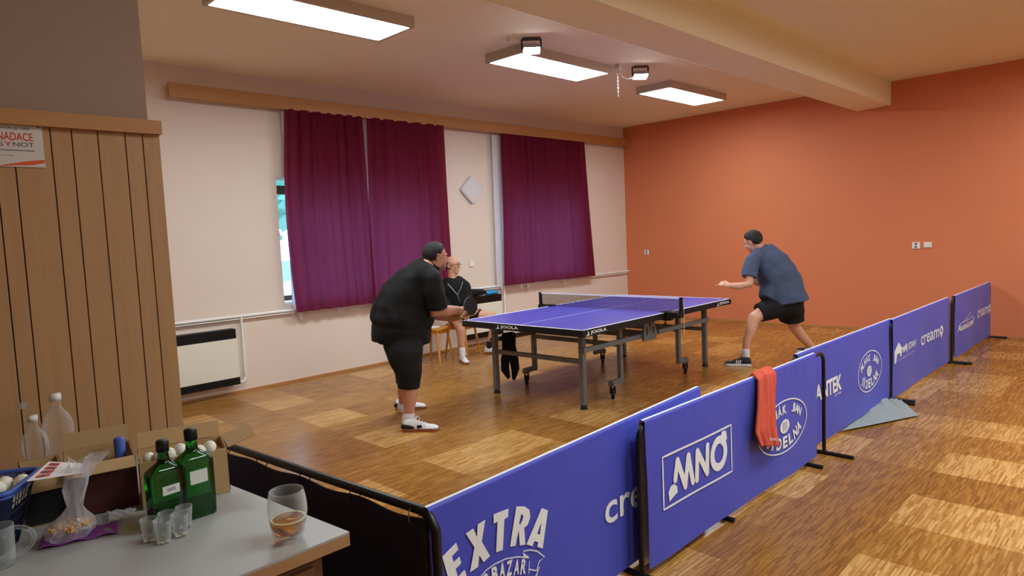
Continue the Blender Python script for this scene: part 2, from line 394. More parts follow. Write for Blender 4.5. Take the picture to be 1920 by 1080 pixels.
# outside
b = MB(); b.add([(-20, YW+.4, -.4), (60, YW+.4, -.4), (60, 80, -.4), (-20, 80, -.4)], [(0, 1, 2, 3)]); tag(b.build('outdoor_ground', M['grass']), kind='structure')
def tree(x, y, h, label):
    e = empty('tree', (x, y, -.4), label=label, cat='tree', group='trees outside the window')
    b = MB(); b.tube([(x, y, -.4), (x+.1, y, h*.4), (x, y+.1, h*.7)], [.16, .12, .05], 8); b.build('trunk', M['bark'], e)
    b = MB(); r = random.Random(int(x*10))
    for q in range(190):
        a, ph, rr = r.uniform(0, 2*PI), r.uniform(-1, 1), r.uniform(.5, 1)
        c = Vector((x+math.cos(a)*rr*h*.33, y+math.sin(a)*rr*h*.33, h*.62+ph*h*.34*(1-.4*rr)))
        d = Vector((r.uniform(-1, 1), r.uniform(-1, 1), r.uniform(-1, 1))).normalized()*.28; g = d.cross(Vector((r.random(), r.random(), 1))).normalized()*.2
        b.add([c-d, c+g, c+d, c-g], [(0, 1, 2, 3)])
    b.build('foliage', M['leaf'], e)
tree(8.7, 15.5, 4.6, 'green leafy tree outside, seen through the gap left of the maroon curtain')
b = MB(); b.box((9.5, 16.9, .1), (8, .25, 1.0)); tag(b.build('garden_wall', M['white']), 'low white garden wall outside behind the curtain gap', 'wall')

# pelmet board with curtains
e = empty('curtain_pelmet', (6.45, 7.15, 3.12), label='long pine pelmet board above both windows', cat='curtain rail')
b = MB(); b.beam((2.5, 7.15, 3.185), (10.42, 7.15, 3.172), .022, .145, up=(0, 0, 1)); b.build('board', M['pine'], e)
for x in (2.56, 4.4, 6.6, 8.4, 10.3): b = MB(); b.box((x, 7.205, 3.19), (.03, .13, .05)); b.build('bracket', M['pine'], e)
b = MB(); b.tube([(2.6, 7.2, 3.13), (10.3, 7.2, 3.12)], .008, 8); b.build('rail', M['white'], e)

def curtain(name, xt0, xt1, xb0, xb1, zt, zb, y, m, label, cat, seed, folds, amp=.024, zfun=None, nx=140, nz=26, group=None, bulge=None):
    r = random.Random(seed); ph = [r.uniform(0, 6.28) for _ in range(6)]
    V = []
    for j in range(nz+1):
        t = j/nz
        for i in range(nx+1):
            s = i/nx; xt = xt0+(xt1-xt0)*s; xb = xb0+(xb1-xb0)*s
            zb_ = zb if zfun is None else zb+zfun(s)
            x = xt+(xb-xt)*t+(bulge(s, t) if bulge else 0); z = zt+(zb_-zt)*t
            ww = s*folds*2*PI+.9*math.sin(s*7+ph[0])+.35*math.sin(t*3+ph[1])
            d = amp*(.75+.35*math.sin(s*11+ph[2]))*math.sin(ww)+amp*.3*math.sin(2.3*ww+ph[3])+amp*.2*math.sin(s*40+ph[4])*(1-t)
            V.append((x+.3*amp*math.cos(ww), y+d, z))
    F = [(j*(nx+1)+i, j*(nx+1)+i+1, (j+1)*(nx+1)+i+1, (j+1)*(nx+1)+i) for j in range(nz) for i in range(nx)]
    b = MB(); b.add(V, F, None, True); o = b.build(name, m); tag(o, label, cat, group); return o
curtain('maroon_curtain', 3.715, 4.73, 3.69, 4.78, 3.12, .815, 7.14, M['curtain'], 'maroon curtain hanging left half of the larger left window', 'curtain', 1, 7, bulge=lambda s, t: (-.06*(1-s)*math.sin(PI*t)))
curtain('maroon_curtain', 4.775, 6.02, 4.70, 6.05, 3.12, .80, 7.13, M['curtain'], 'maroon curtain on right half of left window, behind the player in black', 'curtain', 2, 6)
curtain('maroon_curtain', 7.12, 8.2, 7.07, 8.28, 3.10, .835, 7.135, M['curtain'], 'maroon curtain, left half of the right window, beside white sheer strip', 'curtain', 3, 7)
curtain('maroon_curtain', 8.19, 9.12, 8.27, 9.28, 3.10, .825, 7.13, M['curtain'], 'maroon curtain nearest the orange wall', 'curtain', 4, 5)
def lace(k): return lambda s: .012-(.085+.035*math.sin(s*29))*abs(math.cos(s*PI*k+.6*math.sin(s*13)))**7
curtain('sheer_curtain', 3.70, 6.0, 3.67, 6.0, 3.1, .82, 7.21, M['sheer'], 'white sheer curtain with scalloped lace hem behind the maroon curtains of the left window', 'curtain', 5, 16, .02, lace(19), 220)
curtain('sheer_curtain', 6.98, 9.1, 6.96, 9.22, 3.08, .84, 7.21, M['sheer'], 'white sheer curtain with lace hem showing left of the right window curtains', 'curtain', 6, 15, .02, lace(17), 220)

# wall clock, switch, sockets
e = empty('wall_clock', (6.585, YW-.03, 2.27), label='white diamond shaped blank wall clock between the windows', cat='clock')
def rsq(hw, r, n=6):
    P = []
    for qx, qy, a0 in ((1, 1, 0), (-1, 1, 90), (-1, -1, 180), (1, -1, 270)):
        for k in range(n+1):
            a = math.radians(a0+90*k/n); P.append((qx*(hw-r)+r*math.cos(a), qy*(hw-r)+r*math.sin(a)))
    return P
def diamond(b, hw, r, y0, y1, m=None):
    c, s_ = math.cos(PI/4), math.sin(PI/4); P = [(x*c-z*s_, (x*s_+z*c)) for x, z in rsq(hw, r)]
    b.rings([[Vector((6.585+x*1.04, y0, 2.27+z*.97)) for x, z in P], [Vector((6.585+x*1.04, y1, 2.27+z*.97)) for x, z in P]], m, smooth=False)
b = MB(); diamond(b, .155, .04, YW-.001, YW-.045); b.build('case', mat('pale_grey_plastic', C(205, 202, 206), .4), e)
b = MB(); diamond(b, .14, .035, YW-.045, YW-.05); b.build('face', mat('clock_face', C(214, 210, 214), .5), e)
b = MB(); b.box((6.527, YW-.008, 1.197), (.08, .016, .08)); b.box((6.527, YW-.018, 1.197), (.06, .008, .06)); tag(b.build('light_switch', M['white']), 'white wall switch between the windows above the seated man', 'switch')
def socket(y, z, label, wide=1, holes=True):
    e = empty('wall_socket', (XO, y, z), label=label, cat='socket', group='white fittings on the orange wall')
    b = MB(); b.box((XO-.008, y, z), (.016, .085*wide, .085 if holes else .075)); b.build('plate', M['white'], e)
    b = MB()
    if holes:
        for dz in (-.018, .018): b.lathe([(.014, 0), (.014, .003)], (0, 0, 0), 12)
        b.bm.clear()
        for dz in (-.02, .02): b.box((XO-.018, y, z+dz), (.004, .03, .024))
        b.build('socket_recess', M['greyprint'], e)
    else: b.box((XO-.02, y, z), (.008, .06*wide, .055)); b.build('rocker', M['offwhite'], e)
socket(6.828, 1.167, 'white wall socket on the orange wall, nearest the room corner')
socket(2.503, 1.206, 'white wall socket on the orange wall, left one of the pair', 1.1)
socket(2.363, 1.211, 'white switch plate on the orange wall, right one of the pair', 1.1, False)

# heating pipe
e = empty('heating_pipe', (3, YW-.04, .84), label='white painted pipe running along window wall at sill height', cat='pipe')
b = MB(); b.tube([(.88, YW-.04, .845), (XO-.01, YW-.04, .825)], .0175, 10); b.build('pipe', M['white'], e)
b = MB(); b.tube([(.88, YW-.035, .815), (XO-.01, YW-.035, .795)], .008, 8); b.build('thin_pipe', M['white'], e)
b = MB(); b.tube([(3.085, YW-.04, .83), (3.09, YW-.04, .18), (3.07, YW-.045, .13), (3.02, YW-.05, .12)], .014, 10); b.build('branch_pipe', M['white'], e); b = MB(); b.tube([(6.98+.16, YW-.04, .83), (7.14, YW-.04, .2), (7.05, YW-.05, .15)], .014, 10); b.build('branch_pipe', M['white'], e)
def heater(x0, x1, label):
    y0 = YW-.15; cx = (x0+x1)/2; wd = x1-x0
    e = empty('gas_heater', (cx, y0+.07, .12), label=label, cat='heater', group='gas wall heaters')
    b = MB(); b.box((cx, y0+.08, .41), (wd, .14, .42)); b.box((cx, y0+.11, .42), (wd-.02, .08, .6)); b.build('cabinet', M['offwhite'], e)
    b = MB(); b.box((cx, y0+.075, .67), (wd-.02, .12, .105)); 
    for k in range(7): b.box((cx, y0+.012, .632+k*.0135), (wd-.03, .012, .006))
    b.build('top_grille', M['black'], e)
    b = MB(); b.box((cx, y0+.08, .165), (wd, .13, .09)); 
    for k in range(4): b.box((cx, y0+.012, .135+k*.018), (wd-.02, .012, .007))
    b.build('bottom_grille', M['black'], e)
heater(2.27, 2.985, 'cream gas heater with black grilles beside the wood panelling')
heater(6.2, 6.99, 'cream gas heater with black grilles behind the seated man')
# things on the second heater
b = MB(); b.limb([((6.28, 7.18, .78), .06, .05), ((6.45, 7.19, .79), .07, .055), ((6.66, 7.19, .775), .06, .04)], (0, 1, 0)); remeshed(b, 'folded_jacket', M['blackcloth'], None, .01, 3)
tag(bpy.data.objects['folded_jacket'], 'bunched black jacket lying on top of the heater behind seated man', 'jacket')
b = MB(); b.limb([((6.72, 7.17, .752), .04, .028), ((6.83, 7.18, .757), .045, .03), ((6.93, 7.17, .75), .03, .022)], (0, 1, 0)); b.ellip((6.80, 7.17, .775), (.03, .03, .025)); o = remeshed(b, 'blue_cloth', M['cyancloth'], None, .008, 2); tag(o, 'bright blue cloth lying on the heater top', 'cloth')

# wood panelling on the partition
e = empty('wood_panelling', (0, 2.72, 0), label='vertical pine board panelling with a top cap on the left partition', cat='wall panelling')
gx = [-4.2]; x = .902
edges = [.902, .842, .784, .697, .618, .556, .451, .399, .30, .24, .14, .05, -.06, -.13, -.24]
while edges[-1] > -2.6: edges.append(edges[-1]-(.06+.05*((len(edges)*7) % 3)/2))
for k in range(len(edges)-1):
    a_, b_ = edges[k+1]+.003, edges[k]-.001
    q = MB(); q.box(((a_+b_)/2, 2.722, 1.015), (b_-a_, .026, 2.03)); q.build('board', M['panel'], e)
q = MB(); q.box(((-2.6+.9)/2, 2.737, 1.0), (3.5, .006, 2.02)); q.build('backing', M['dark'], e)
q = MB(); q.box(((-2.6+.905)/2, 2.715, 2.05), (3.505, .06, .05)); q.build('cap_rail', M['pine'], e)
q = MB(); q.box((.889, 2.78, 1.015), (.024, .1, 2.03)); q.build('end_board', M['panel'], e)

# sponsor sign
e = empty('sponsor_sign', (.35, 2.70, 1.95), label='white sponsor plaque reading NADACE SYNOT screwed to the wood panelling', cat='sign')
fs = lambda a, b_: Vector((a, 2.7035, b_))
b = MB(); P = [(.245+(x+.145)*1.0-.0, z) for x, z in [(0, 0)]]
sx0, sx1, sz0, sz1 = .20, .5335, 1.89, 2.029
b.box(((sx0+sx1)/2, 2.7055, (sz0+sz1)/2), (sx1-sx0, .003, sz1-sz0)); b.build('plate', mat('plaque_white', C(214, 206, 200), .3), e)
b = MB(); put_text(b, 'PODPORUJE NÁS', fs, .395, .499, 2.008, 2.021, m=M['greyprint']); put_text(b, 'NADACE', fs, .410, .506, 1.975, 2.001, m=M['red']); put_text(b, 'S', fs, .411, .4245, 1.955, 1.970, m=M['greyprint']); put_text(b, 'NOT', fs, .450, .508, 1.955, 1.970, m=M['greyprint']); put_text(b, 'Y', fs, .428, .446, 1.955, 1.970, m=M['red'])
put_line(b, [(.30, 1.943), (.508, 1.943)], .003, fs, m=M['greyprint']); put_line(b, [(.30, 1.926), (.45, 1.926)], .0015, fs, m=M['greyprint'])
put_poly(b, [[(.40, 1.891), (.50, 1.897), (.5325, 1.905), (.5325, 1.916), (.49, 1.910), (.455, 1.903)]], fs, M['orange']); b.build('print', None, e)
b = MB(); b.lathe([(.003, 0), (.002, .002)], (0, 0, 0), 8)
b.bm.clear(); b.ellip((.523, 2.703, 2.022), (.003, .002, .003), n=8); b.build('screw', M['greyprint'], e)
# socket-like sticker remnant on the panelling
b = MB(); b.box((.405, 2.7075, 1.103), (.02, .002, .022)); tag(b.build('wall_hook', M['film']), 'small clear plastic hook stuck on the wood panelling', 'hook')

# ------------------------------------------------------------------ ceiling lights
def panel_light(x0, x1, yc, label, wd=.52):
    cx = (x0+x1)/2; e = empty('ceiling_light', (cx, yc, H), label=label, cat='ceiling light', group='fluorescent ceiling lights')
    z = H-.09; hx, hy = (x1-x0)/2, wd/2; t = .03
    b = MB()
    for sx_ in (-1, 1): b.box((cx+sx_*(hx-t/2), yc, H-.045), (t, wd, .09))
    for sy_ in (-1, 1): b.box((cx, yc+sy_*(hy-t/2), H-.045), (2*hx-2*t, t, .09))
    b.box((cx, yc, H-.012), (2*hx-2*t, wd-2*t, .02)); b.build('housing', mat('housing_grey', C(196, 182, 168), .5) if 'hg' not in M else M['hg'], e)
    b = MB(); b.box((cx, yc, z+.012), (2*hx-2*t, wd-2*t, .012)); b.build('diffuser', M['diff'], e)
    return e
M['hg'] = mat('housing_grey', C(196, 182, 168), .5)
panel_light(2.08, 3.63, 4.87, 'long fluorescent ceiling light nearest the camera, cut by the top edge')
panel_light(4.93, 6.42, 4.86, 'middle fluorescent ceiling light with an LED floodlight beside it')
panel_light(7.66, 9.16, 4.85, 'fluorescent ceiling light closest to the orange wall')
panel_light(2.08, 3.63, .3, 'fluorescent ceiling light outside the frame over the near side of the hall, nearest')
panel_light(2.08, 3.63, -2.2, 'unseen fluorescent ceiling light added near the front wall to brighten the barriers, nearest')  # extra unseen fixture, added to brighten the near barrier prints
panel_light(4.93, 6.42, -2.2, 'unseen fluorescent ceiling light added near the front wall to brighten the barriers, middle')  # second row is added too, strengthening light from the near side
panel_light(4.93, 6.42, .3, 'fluorescent ceiling light outside the frame over the near side of the hall, middle')
panel_light(7.66, 9.16, .3, 'fluorescent ceiling light outside the frame over the near side of the hall, far')
def flood(x, y, label, cable):
    e = empty('led_floodlight', (x, y, H), label=label, cat='floodlight', group='small LED floodlights')
    R = Matrix.Rotation(-.75, 3, 'Z') @ Matrix.Rotation(-.30, 3, 'X')
    c = Vector((x, y, H-.1))
    b = MB(); b.box(c, (.17, .12, .035), R)
    for k in range(6): b.box(c+R @ Vector((-.06+k*.024, 0, .03)), (.006, .1, .03), R)
    b.build('housing', M['silver'], e)
    b = MB(); b.box(c+R @ Vector((0, 0, -.02)), (.15, .10, .006), R); b.build('lamp_glass', M['flood'], e)
    b = MB()
    for sx_ in (-1, 1): b.beam(c+R @ Vector((sx_*.092, 0, 0)), c+R @ Vector((sx_*.092, 0, 0))+Vector((0, 0, .095)), .018, .004, up=(1, 0, 0))
    b.box((x, y, H-.004), (.17, .1, .006), -.75); b.build('bracket', M['blackmetal'], e)
    if cable:
        b = MB(); b.tube([(x-.22, y+.13, H-.04), (x-.19, y+.12, H-.12), (x-.14, y+.08, H-.15), (x-.08, y+.04, H-.13), (x-.05, y+.03, H-.1)], .005, 8); b.build('cable', M['white'], e)
        b = MB(); b.box((x-.24, y+.14, H-.02), (.09, .06, .04)); b.build('junction_box', M['offwhite'], e)
    else:
        b = MB(); b.box((x-.16, y+.1, H-.02), (.09, .06, .04)); b.build('junction_box', M['offwhite'], e)
flood(4.90, 4.44, 'small LED floodlight beside the middle ceiling light', False)
flood(6.74, 4.43, 'small LED floodlight with a white looped cable and chain', True)
b = MB(); 
for k in range(17):
    z = H-.03-k*.02; c = Vector((6.42, 4.52, z)); a = Vector((1, .3, 0)).normalized() if k % 2 else Vector((-.3, 1, 0)).normalized()
    b.tube([c+a*.006*math.cos(t)+Vector((0, 0, .014*math.sin(t))) for t in [2*PI*i/8 for i in range(8)]], .002, 5, closed=True)
b.box((6.42, 4.52, H-.012), (.03, .03, .024)); tag(b.build('hanging_chain', M['silver']), 'thin chain hanging from ceiling hook beside a floodlight', 'chain')

# ------------------------------------------------------------------ table tennis table
tt = empty('table_tennis_table', (5.770, 4.320, 0), .0125, 'violet blue table tennis table with black edges and grey steel legs', 'table')
L2, W2 = 1.37, .7625
for s in (-1, 1):
    b = MB(); b.box((s*(L2/2+.002), 0, .752), (L2-.006, 2*W2-.006, .016)); h = local(b, 'tabletop', M['tabletop'], tt)
    b = MB(); z = .7606
    b.box((s*(L2-.010), 0, z), (.020, 2*W2, .0016)); 
    for sv in (-1, 1): b.box((s*(L2/2+.002), sv*(W2-.010), z), (L2-.006, .020, .0016))
    b.box((s*(L2/2+.002), 0, z), (L2-.006, .004, .0016)); o = local(b, 'boundary_line', M['linewhite'], h)
    b = MB()
    b.box((s*(L2-.014), 0, .7295), (.03, 2*W2+.004, .059))
    for sv in (-1, 1): b.box((s*(L2/2+.004), sv*(W2-.014), .7295), (L2-.008, .03, .059))
    b.box((s*.02, 0, .7295), (.03, 2*W2-.06, .05)); o = local(b, 'apron', M['black'], tt)
    pr = MB()
    # brand lettering: end and side faces, u along the apron
    fe = lambda a, c, s=s: Vector((s*(L2+.0035), (a if s > 0 else -a), c))
    lw = .235
    def brand(fn, a0):
        put_poly(pr, [[(a0, .709), (a0+.05, .709), (a0+.036, .748), (a0+.03, .748), (a0+.03, .722)]], fn)
        put_text(pr, '*JOOLA', fn, a0+.065, a0+.065+lw, .711, .746)
    brand(fe, -.29); local(pr, 'brand_lettering', M['print'], o); pr = MB()
    fn = lambda a, c: Vector((a, -(W2+.0035), c))
    if s < 0: brand(fn, -L2+.035)
    else: brand(fn, L2-.35)
    local(pr, 'brand_lettering', M['print'], o); pr = MB()
    fn2 = lambda a, c: Vector((-a, (W2+.0035), c))
    if s < 0: brand(fn2, L2-.35)
    else: brand(fn2, -L2+.035)
    local(pr, 'brand_lettering', M['print'], o)
    for sv in (-1, 1):
        v = sv*.5555; u = s*1.128
        b = MB(); b.box((u, v, .37), (.05, .045, .66)); lg = local(b, 'leg', M['grey'], tt)
        b = MB(); b.lathe([(.036, 0), (.034, .008), (.022, .045), (.020, .055)], (u, v, 0), 16); local(b, 'foot', M['rubber'], lg)
        ui = s*.545
        b = MB(); b.box((ui, v, .415), (.045, .04, .57)); b.box((ui+s*.075, v, .155), (.16, .045, .045)); b.box((ui+s*.14, v, .145), (.05, .06, .045)); lg = local(b, 'wheel_leg', M['grey'], tt)
        b = MB(); 
        c = Vector((ui+s*.135, v, .05)); R_w = Matrix.Rotation(.62, 3, 'Z')
        b.rings([[c+R_w @ Vector((r_*math.cos(t), yy, r_*math.sin(t))) for t in [2*PI*i/20 for i in range(20)]] for r_, yy in ((.02, -.018), (.046, -.016), (.05, -.008), (.05, .008), (.046, .016), (.02, .018))])
        for q in (-1, 1): b.beam(c+R_w @ Vector((0, q*.02, 0)), c+R_w @ Vector((0, q*.016, .08)), .022, .004, up=(1, 0, 0))
        local(b, 'castor', M['rubber'], lg)
        b = MB(); b.box((s*.62, sv*.59, .54), (1.07, .022, .045)); local(b, 'side_rail', M['grey'], tt)
        b = MB(); b.box((ui+s*.29, v, .68), (.62, .03, .03)); local(b, 'top_rail', M['grey'], tt)
    b = MB(); b.box((s*1.128, 0, .43), (.03, 1.07, .042)); local(b, 'cross_rail', M['grey'], tt)
    b = MB(); b.box((s*.545, 0, .5), (.03, 1.07, .042)); local(b, 'cross_rail', M['grey'], tt)
    b = MB(); b.box((s*.1, 0, .52), (.03, 1.1, .035)); local(b, 'cross_rail', M['grey'], tt)
for sv in (-1, 1):
    v = sv*.62; b = MB()
    for q in (-.20, -.085):
        put = [(q-.035, .49), (q+.075, .49), (q+.08, .56), (q+.055, .66), (q+.055, .70), (q-.03, .70), (q-.03, .62)]
        hole = ell(q+.02, .585, .018, .045, 14)
        for yy in (v-.012, v+.012):
            put_poly(b, [put, hole], lambda a, c, yy=yy: Vector((a, yy, c)))
        for lp in (put, hole):
            n = len(lp); b.add([(a, v-.012, c) for a, c in lp]+[(a, v+.012, c) for a, c in lp], [(i, (i+1) % n, n+(i+1) % n, n+i) for i in range(n)])
    lt = local(b, 'latch_plate', M['grey'], tt)
    b = MB()
    for q in (-.2, -.13, -.05): b.tube([(q, v-.03, .69), (q, v+.03, .69)], .012, 10)
    local(b, 'latch_pin', M['silver'], lt)

# net
nt_ = empty('table_tennis_net', (5.770, 4.320, 0), .0125, 'black net with white top tape clamped across the table', 'net')
NW = W2+.1525
b = MB(); zz0, zz1 = .768, .900
n = 150
for i in range(n+1):
    y = -NW+.012+(2*NW-.024)*i/n; b.box((0, y, (zz0+zz1)/2), (.0014, .0032, zz1-zz0))
for k in range(11):
    z = zz0+(zz1-zz0)*k/10; b.box((0, 0, z), (.0014, 2*NW-.02, .003))
local(b, 'mesh', M['black'], nt_)
b = MB(); b.box((0, 0, .9055), (.007, 2*NW-.01, .014)); local(b, 'top_tape', M['linewhite'], nt_)
for sv in (-1, 1):
    b = MB(); b.box((0, sv*NW, .838), (.03, .026, .155)); b.box((0, sv*(NW-.005), .745), (.07, .03, .06)); p_ = local(b, 'post', M['black'], nt_)
    b = MB(); b.box((0, sv*(W2+.06), .742), (.13, .16, .052)); b.box((0, sv*(W2-.02), .765), (.10, .07, .006)); b.box((0, sv*(W2-.01), .686), (.07, .10, .01)); b.box((0, sv*(W2+.035), .71), (.05, .03, .05)); cl = local(b, 'clamp', M['black'], nt_)
    b = MB(); b.tube([(0, sv*(W2-.03), .69), (0, sv*(W2-.03), .645)], .006, 8); b.lathe([(.022, 0), (.024, .006), (.010, .012)], (0, sv*(W2-.03), .635), 14); local(b, 'clamp_screw', M['black'], cl)
    b = MB(); fn = (lambda a, c: Vector((a, -(W2+.1425), c))) if sv < 0 else (lambda a, c: Vector((-a, W2+.1425, c)))
    put_text(b, '*JOOLA', fn, -.05, .055, .742, .759); local(b, 'brand_lettering', M['print'], cl)
b = MB(); b.tube([(.01, -NW-.014, .90), (.014, -NW-.02, .75), (.012, -NW-.016, .55)], .0018, 6); local(b, 'tension_cord', M['white'], nt_)

# black garment hanging on the side rail
def sheet(name, P, nx, nz, m, label, cat, wob=.006, thick=.006, seed=3, parent=None):
    """P: grid of control rows (top to bottom) of points; subdivided cloth with thickness"""
    r = random.Random(seed); rows = len(P); cols = len(P[0])
    def S(u, v):
        i = min(int(v*(rows-1)), rows-2); fv = v*(rows-1)-i; j = min(int(u*(cols-1)), cols-2); fu = u*(cols-1)-j
        a = Vector(P[i][j]).lerp(Vector(P[i][j+1]), fu); b_ = Vector(P[i+1][j]).lerp(Vector(P[i+1][j+1]), fu); return a.lerp(b_, fv)
    V = []
    for j in range(nz+1):
        for i in range(nx+1):
            u, v = i/nx, j/nz; p = S(u, v); q = wob*(math.sin(u*14+2*v+seed)+.6*math.sin(u*25-3*v)+.4*math.sin(v*11+u*5))
            V.append(p+Vector((q*.5, q, q*.15)))
    F = [(j*(nx+1)+i, j*(nx+1)+i+1, (j+1)*(nx+1)+i+1, (j+1)*(nx+1)+i) for j in range(nz) for i in range(nx)]
    b = MB(); b.add(V, F, None, True); o = b.build(name, m, parent)
    md = o.modifiers.new('t', 'SOLIDIFY'); md.thickness = thick; md.offset = 0
    if label: tag(o, label, cat)
    return o
yy = 4.86
g = MB()
g.limb([((4.835, yy, .575), .10, .03), ((4.83, yy, .45), .095, .035), ((4.83, yy-.01, .32), .12, .035)], (1, 0, 0))
g.limb([((4.77, yy, .34), .06, .03), ((4.75, yy-.01, .22), .055, .025), ((4.79, yy-.02, .13), .025, .012)], (1, 0, 0))
g.limb([((4.89, yy, .34), .065, .03), ((4.90, yy-.01, .20), .06, .022), ((4.86, yy-.02, .10), .025, .012)], (1, 0, 0))
o = remeshed(g, 'hanging_jacket', M['blackcloth'], None, .008, 3); tag(o, 'black garment hanging over the side rail under the table', 'clothing')

# ------------------------------------------------------------------ court barriers
def barrier(x0, x1, y0, y1, h, label, logos=(), f0=None, f1=None, feet=(1, 1), posts=(1, 1), seed=1, zb=.035):
    """one surround panel: steel hoop frame, printed cloth, feet; the cloth spans f0..f1"""
    e = empty('court_barrier', ((x0+x1)/2, (y0+y1)/2, 0), label=label, cat='barrier', group='blue sponsor barriers round the playing area')
    f0 = x0+.05 if f0 is None else f0; f1 = x1-.05 if f1 is None else f1
    Y = lambda x: y0+(y1-y0)*(x-x0)/(x1-x0)
    r = .07
    P = [(x0, Y(x0), .02), (x0, Y(x0), h-r-.012)]
    for k in range(1, 6): a = PI/2*k/5; P.append((x0+r-r*math.cos(a), Y(x0), h-r-.012+r*math.sin(a)))
    for k in range(0, 6): a = PI/2*k/5; P.append((x1-r+r*math.sin(a), Y(x1), h-r-.012+r*math.cos(a)))
    P.append((x1, Y(x1), .02))
    b = MB(); b.tube(P, .0125, 10, side=(0, 1, 0)); b.build('frame', M['blackmetal'], e)
    for xx in (x0, x1):
        b = MB(); b.tube([(xx, Y(xx)-.19, .013), (xx, Y(xx)+.19, .013)], .013, 10); b.build('foot', M['blackmetal'], e)
    r_ = random.Random(seed); p1, p2 = r_.uniform(0, 6), r_.uniform(0, 6)
    wv = lambda x, z: Y(x)-.017+.005*math.sin(x*4.3+p1)*min(1, (h-z)*4)+.003*math.sin(x*9+z*5+p2)*min(1, (h-z)*4)
    nx, nz = 60, 12; V = []
    for j in range(nz+1):
        for i in range(nx+1):
            x = f0+(f1-f0)*i/nx; z = h-(h-zb)*j/nz; V.append((x, wv(x, z), z))
    F = [(j*(nx+1)+i, j*(nx+1)+i+1, (j+1)*(nx+1)+i+1, (j+1)*(nx+1)+i) for j in range(nz) for i in range(nx)]
    b = MB(); b.add(V, F, M['fabric'], True)
    # sleeve over the top rail
    V = []
    for j in range(9):
        a = PI*j/8
        for i in range(nx+1):
            x = f0+(f1-f0)*i/nx; V.append((x, Y(x)-.017*math.cos(a), h+.012*math.sin(a)))
    F = [(j*(nx+1)+i, j*(nx+1)+i+1, (j+1)*(nx+1)+i+1, (j+1)*(nx+1)+i) for j in range(8) for i in range(nx)]
    b.add(V, [q for q in F[:3*nx]], M['fabric'], True); b.add(V, [q for q in F[3*nx:]], M['print'], True)
    cl = b.build('cloth', None, e)
    V = []
    for j in range(nz+1):
        for i in range(nx+1):
            x = f0+(f1-f0)*i/nx; z = h-.002-(h-zb)*j/nz; V.append((x, Y(x)+.017, z))
    F = [(j*(nx+1)+i, j*(nx+1)+i+1, (j+1)*(nx+1)+i+1, (j+1)*(nx+1)+i) for j in range(nz) for i in range(nx)]
    b = MB(); b.add(V, F, M['print'], True); b.build('cloth_lining', None, e)
    fn = lambda x, z: Vector((x, wv(x, z)-.004, z))
    for lg in logos:
        b = MB(); lg(b, fn); o = b.build('printed_logo', M['print'], cl); o.location = (0, 0, 0)
    return e
def cream(x0, x1, z0, z1):
    def g(b, fn):
        w_ = (x1-x0); xe = x0+w_*.80
        put_text(b, 'cream', fn, x0, xe, z0, z1)
        cx = xe+w_*.11; rx, rz = w_*.085, (z1-z0)*.52; cz = (z0+z1)/2+(z1-z0)*.12
        put_poly(b, [ell(cx, cz, rx, rz, 28, -PI*.35, PI*1.35)+[(cx-rx*.2, z0-(z1-z0)*.30)], ell(cx, cz, rx*.42, rz*.42, 14)], fn)
    return g
def jidelna(cx, cz, rx, rz):
    def g(b, fn):
        put_line(b, ell(cx, cz, rx, rz, 60), .0085, fn, True)
        lin = [(ell(cx, cz, rx*.2, rz*.27, 24))]
        holes = [[(cx+q*rx*.07-rx*.012, cz-rz*.18), (cx+q*rx*.07+rx*.012, cz-rz*.18), (cx+q*rx*.07+rx*.012, cz+rz*.18), (cx+q*rx*.07-rx*.012, cz+rz*.18)] for q in (-1, 0, 1)]
        put_poly(b, lin+holes, fn)
        up = 'PLHÁK JAN'
        for i, ch in enumerate(up):
            if ch == ' ': continue
            a = math.radians(152-124*i/(len(up)-1)); x, z = cx+rx*.76*math.cos(a), cz+rz*.66*math.sin(a)
            put_text(b, '*'+ch, fn, x-rx*.08, x+rx*.08, z-rz*.17, z+rz*(.25 if ch == 'Á' else .17), rot=(PI/2-a)*-.45, m=None)
        lo = 'JÍDELNA'
        for i, ch in enumerate(lo):
            a = math.radians(212+116*i/(len(lo)-1)); x, z = cx+rx*.74*math.cos(a), cz+rz*.62*math.sin(a)
            wch = .055 if ch in 'JÍ' else .095
            put_text(b, '*'+ch, fn, x-rx*wch, x+rx*wch, z-rz*.23, z+rz*(.33 if ch == 'Í' else .23), rot=(a-PI*1.5)*.5)
    return g
EX = [[(1.332, 0.546), (1.398, 0.569), (1.407, 0.54), (1.376, 0.529), (1.383, 0.506), (1.411, 0.514), (1.419, 0.487), (1.391, 0.478), (1.4, 0.446), (1.433, 0.458), (1.443, 0.428), (1.368, 0.408)], [(1.445, 0.582), (1.482, 0.587), (1.499, 0.549), (1.504, 0.593), (1.543, 0.597), (1.522, 0.524), (1.562, 0.454), (1.528, 0.445), (1.508, 0.479), (1.5, 0.439), (1.458, 0.437), (1.485, 0.517)], [(1.586, 0.601), (1.666, 0.595), (1.662, 0.564), (1.642, 0.563), (1.629, 0.451), (1.593, 0.455), (1.605, 0.566), (1.584, 0.567)]]
EXR = [[(1.709, 0.588), (1.756, 0.572), (1.784, 0.548), (1.786, 0.518), (1.77, 0.495), (1.749, 0.491), (1.752, 0.424), (1.72, 0.432), (1.718, 0.493), (1.697, 0.44), (1.667, 0.448)], [(1.736, 0.55), (1.746, 0.539), (1.741, 0.524), (1.727, 0.511), (1.721, 0.517)]]
EXA = [[(1.857, 0.531), (1.895, 0.508), (1.852, 0.369), (1.82, 0.388), (1.826, 0.405), (1.805, 0.417), (1.792, 0.402), (1.758, 0.422)], [(1.852, 0.476), (1.838, 0.431), (1.823, 0.44)]]
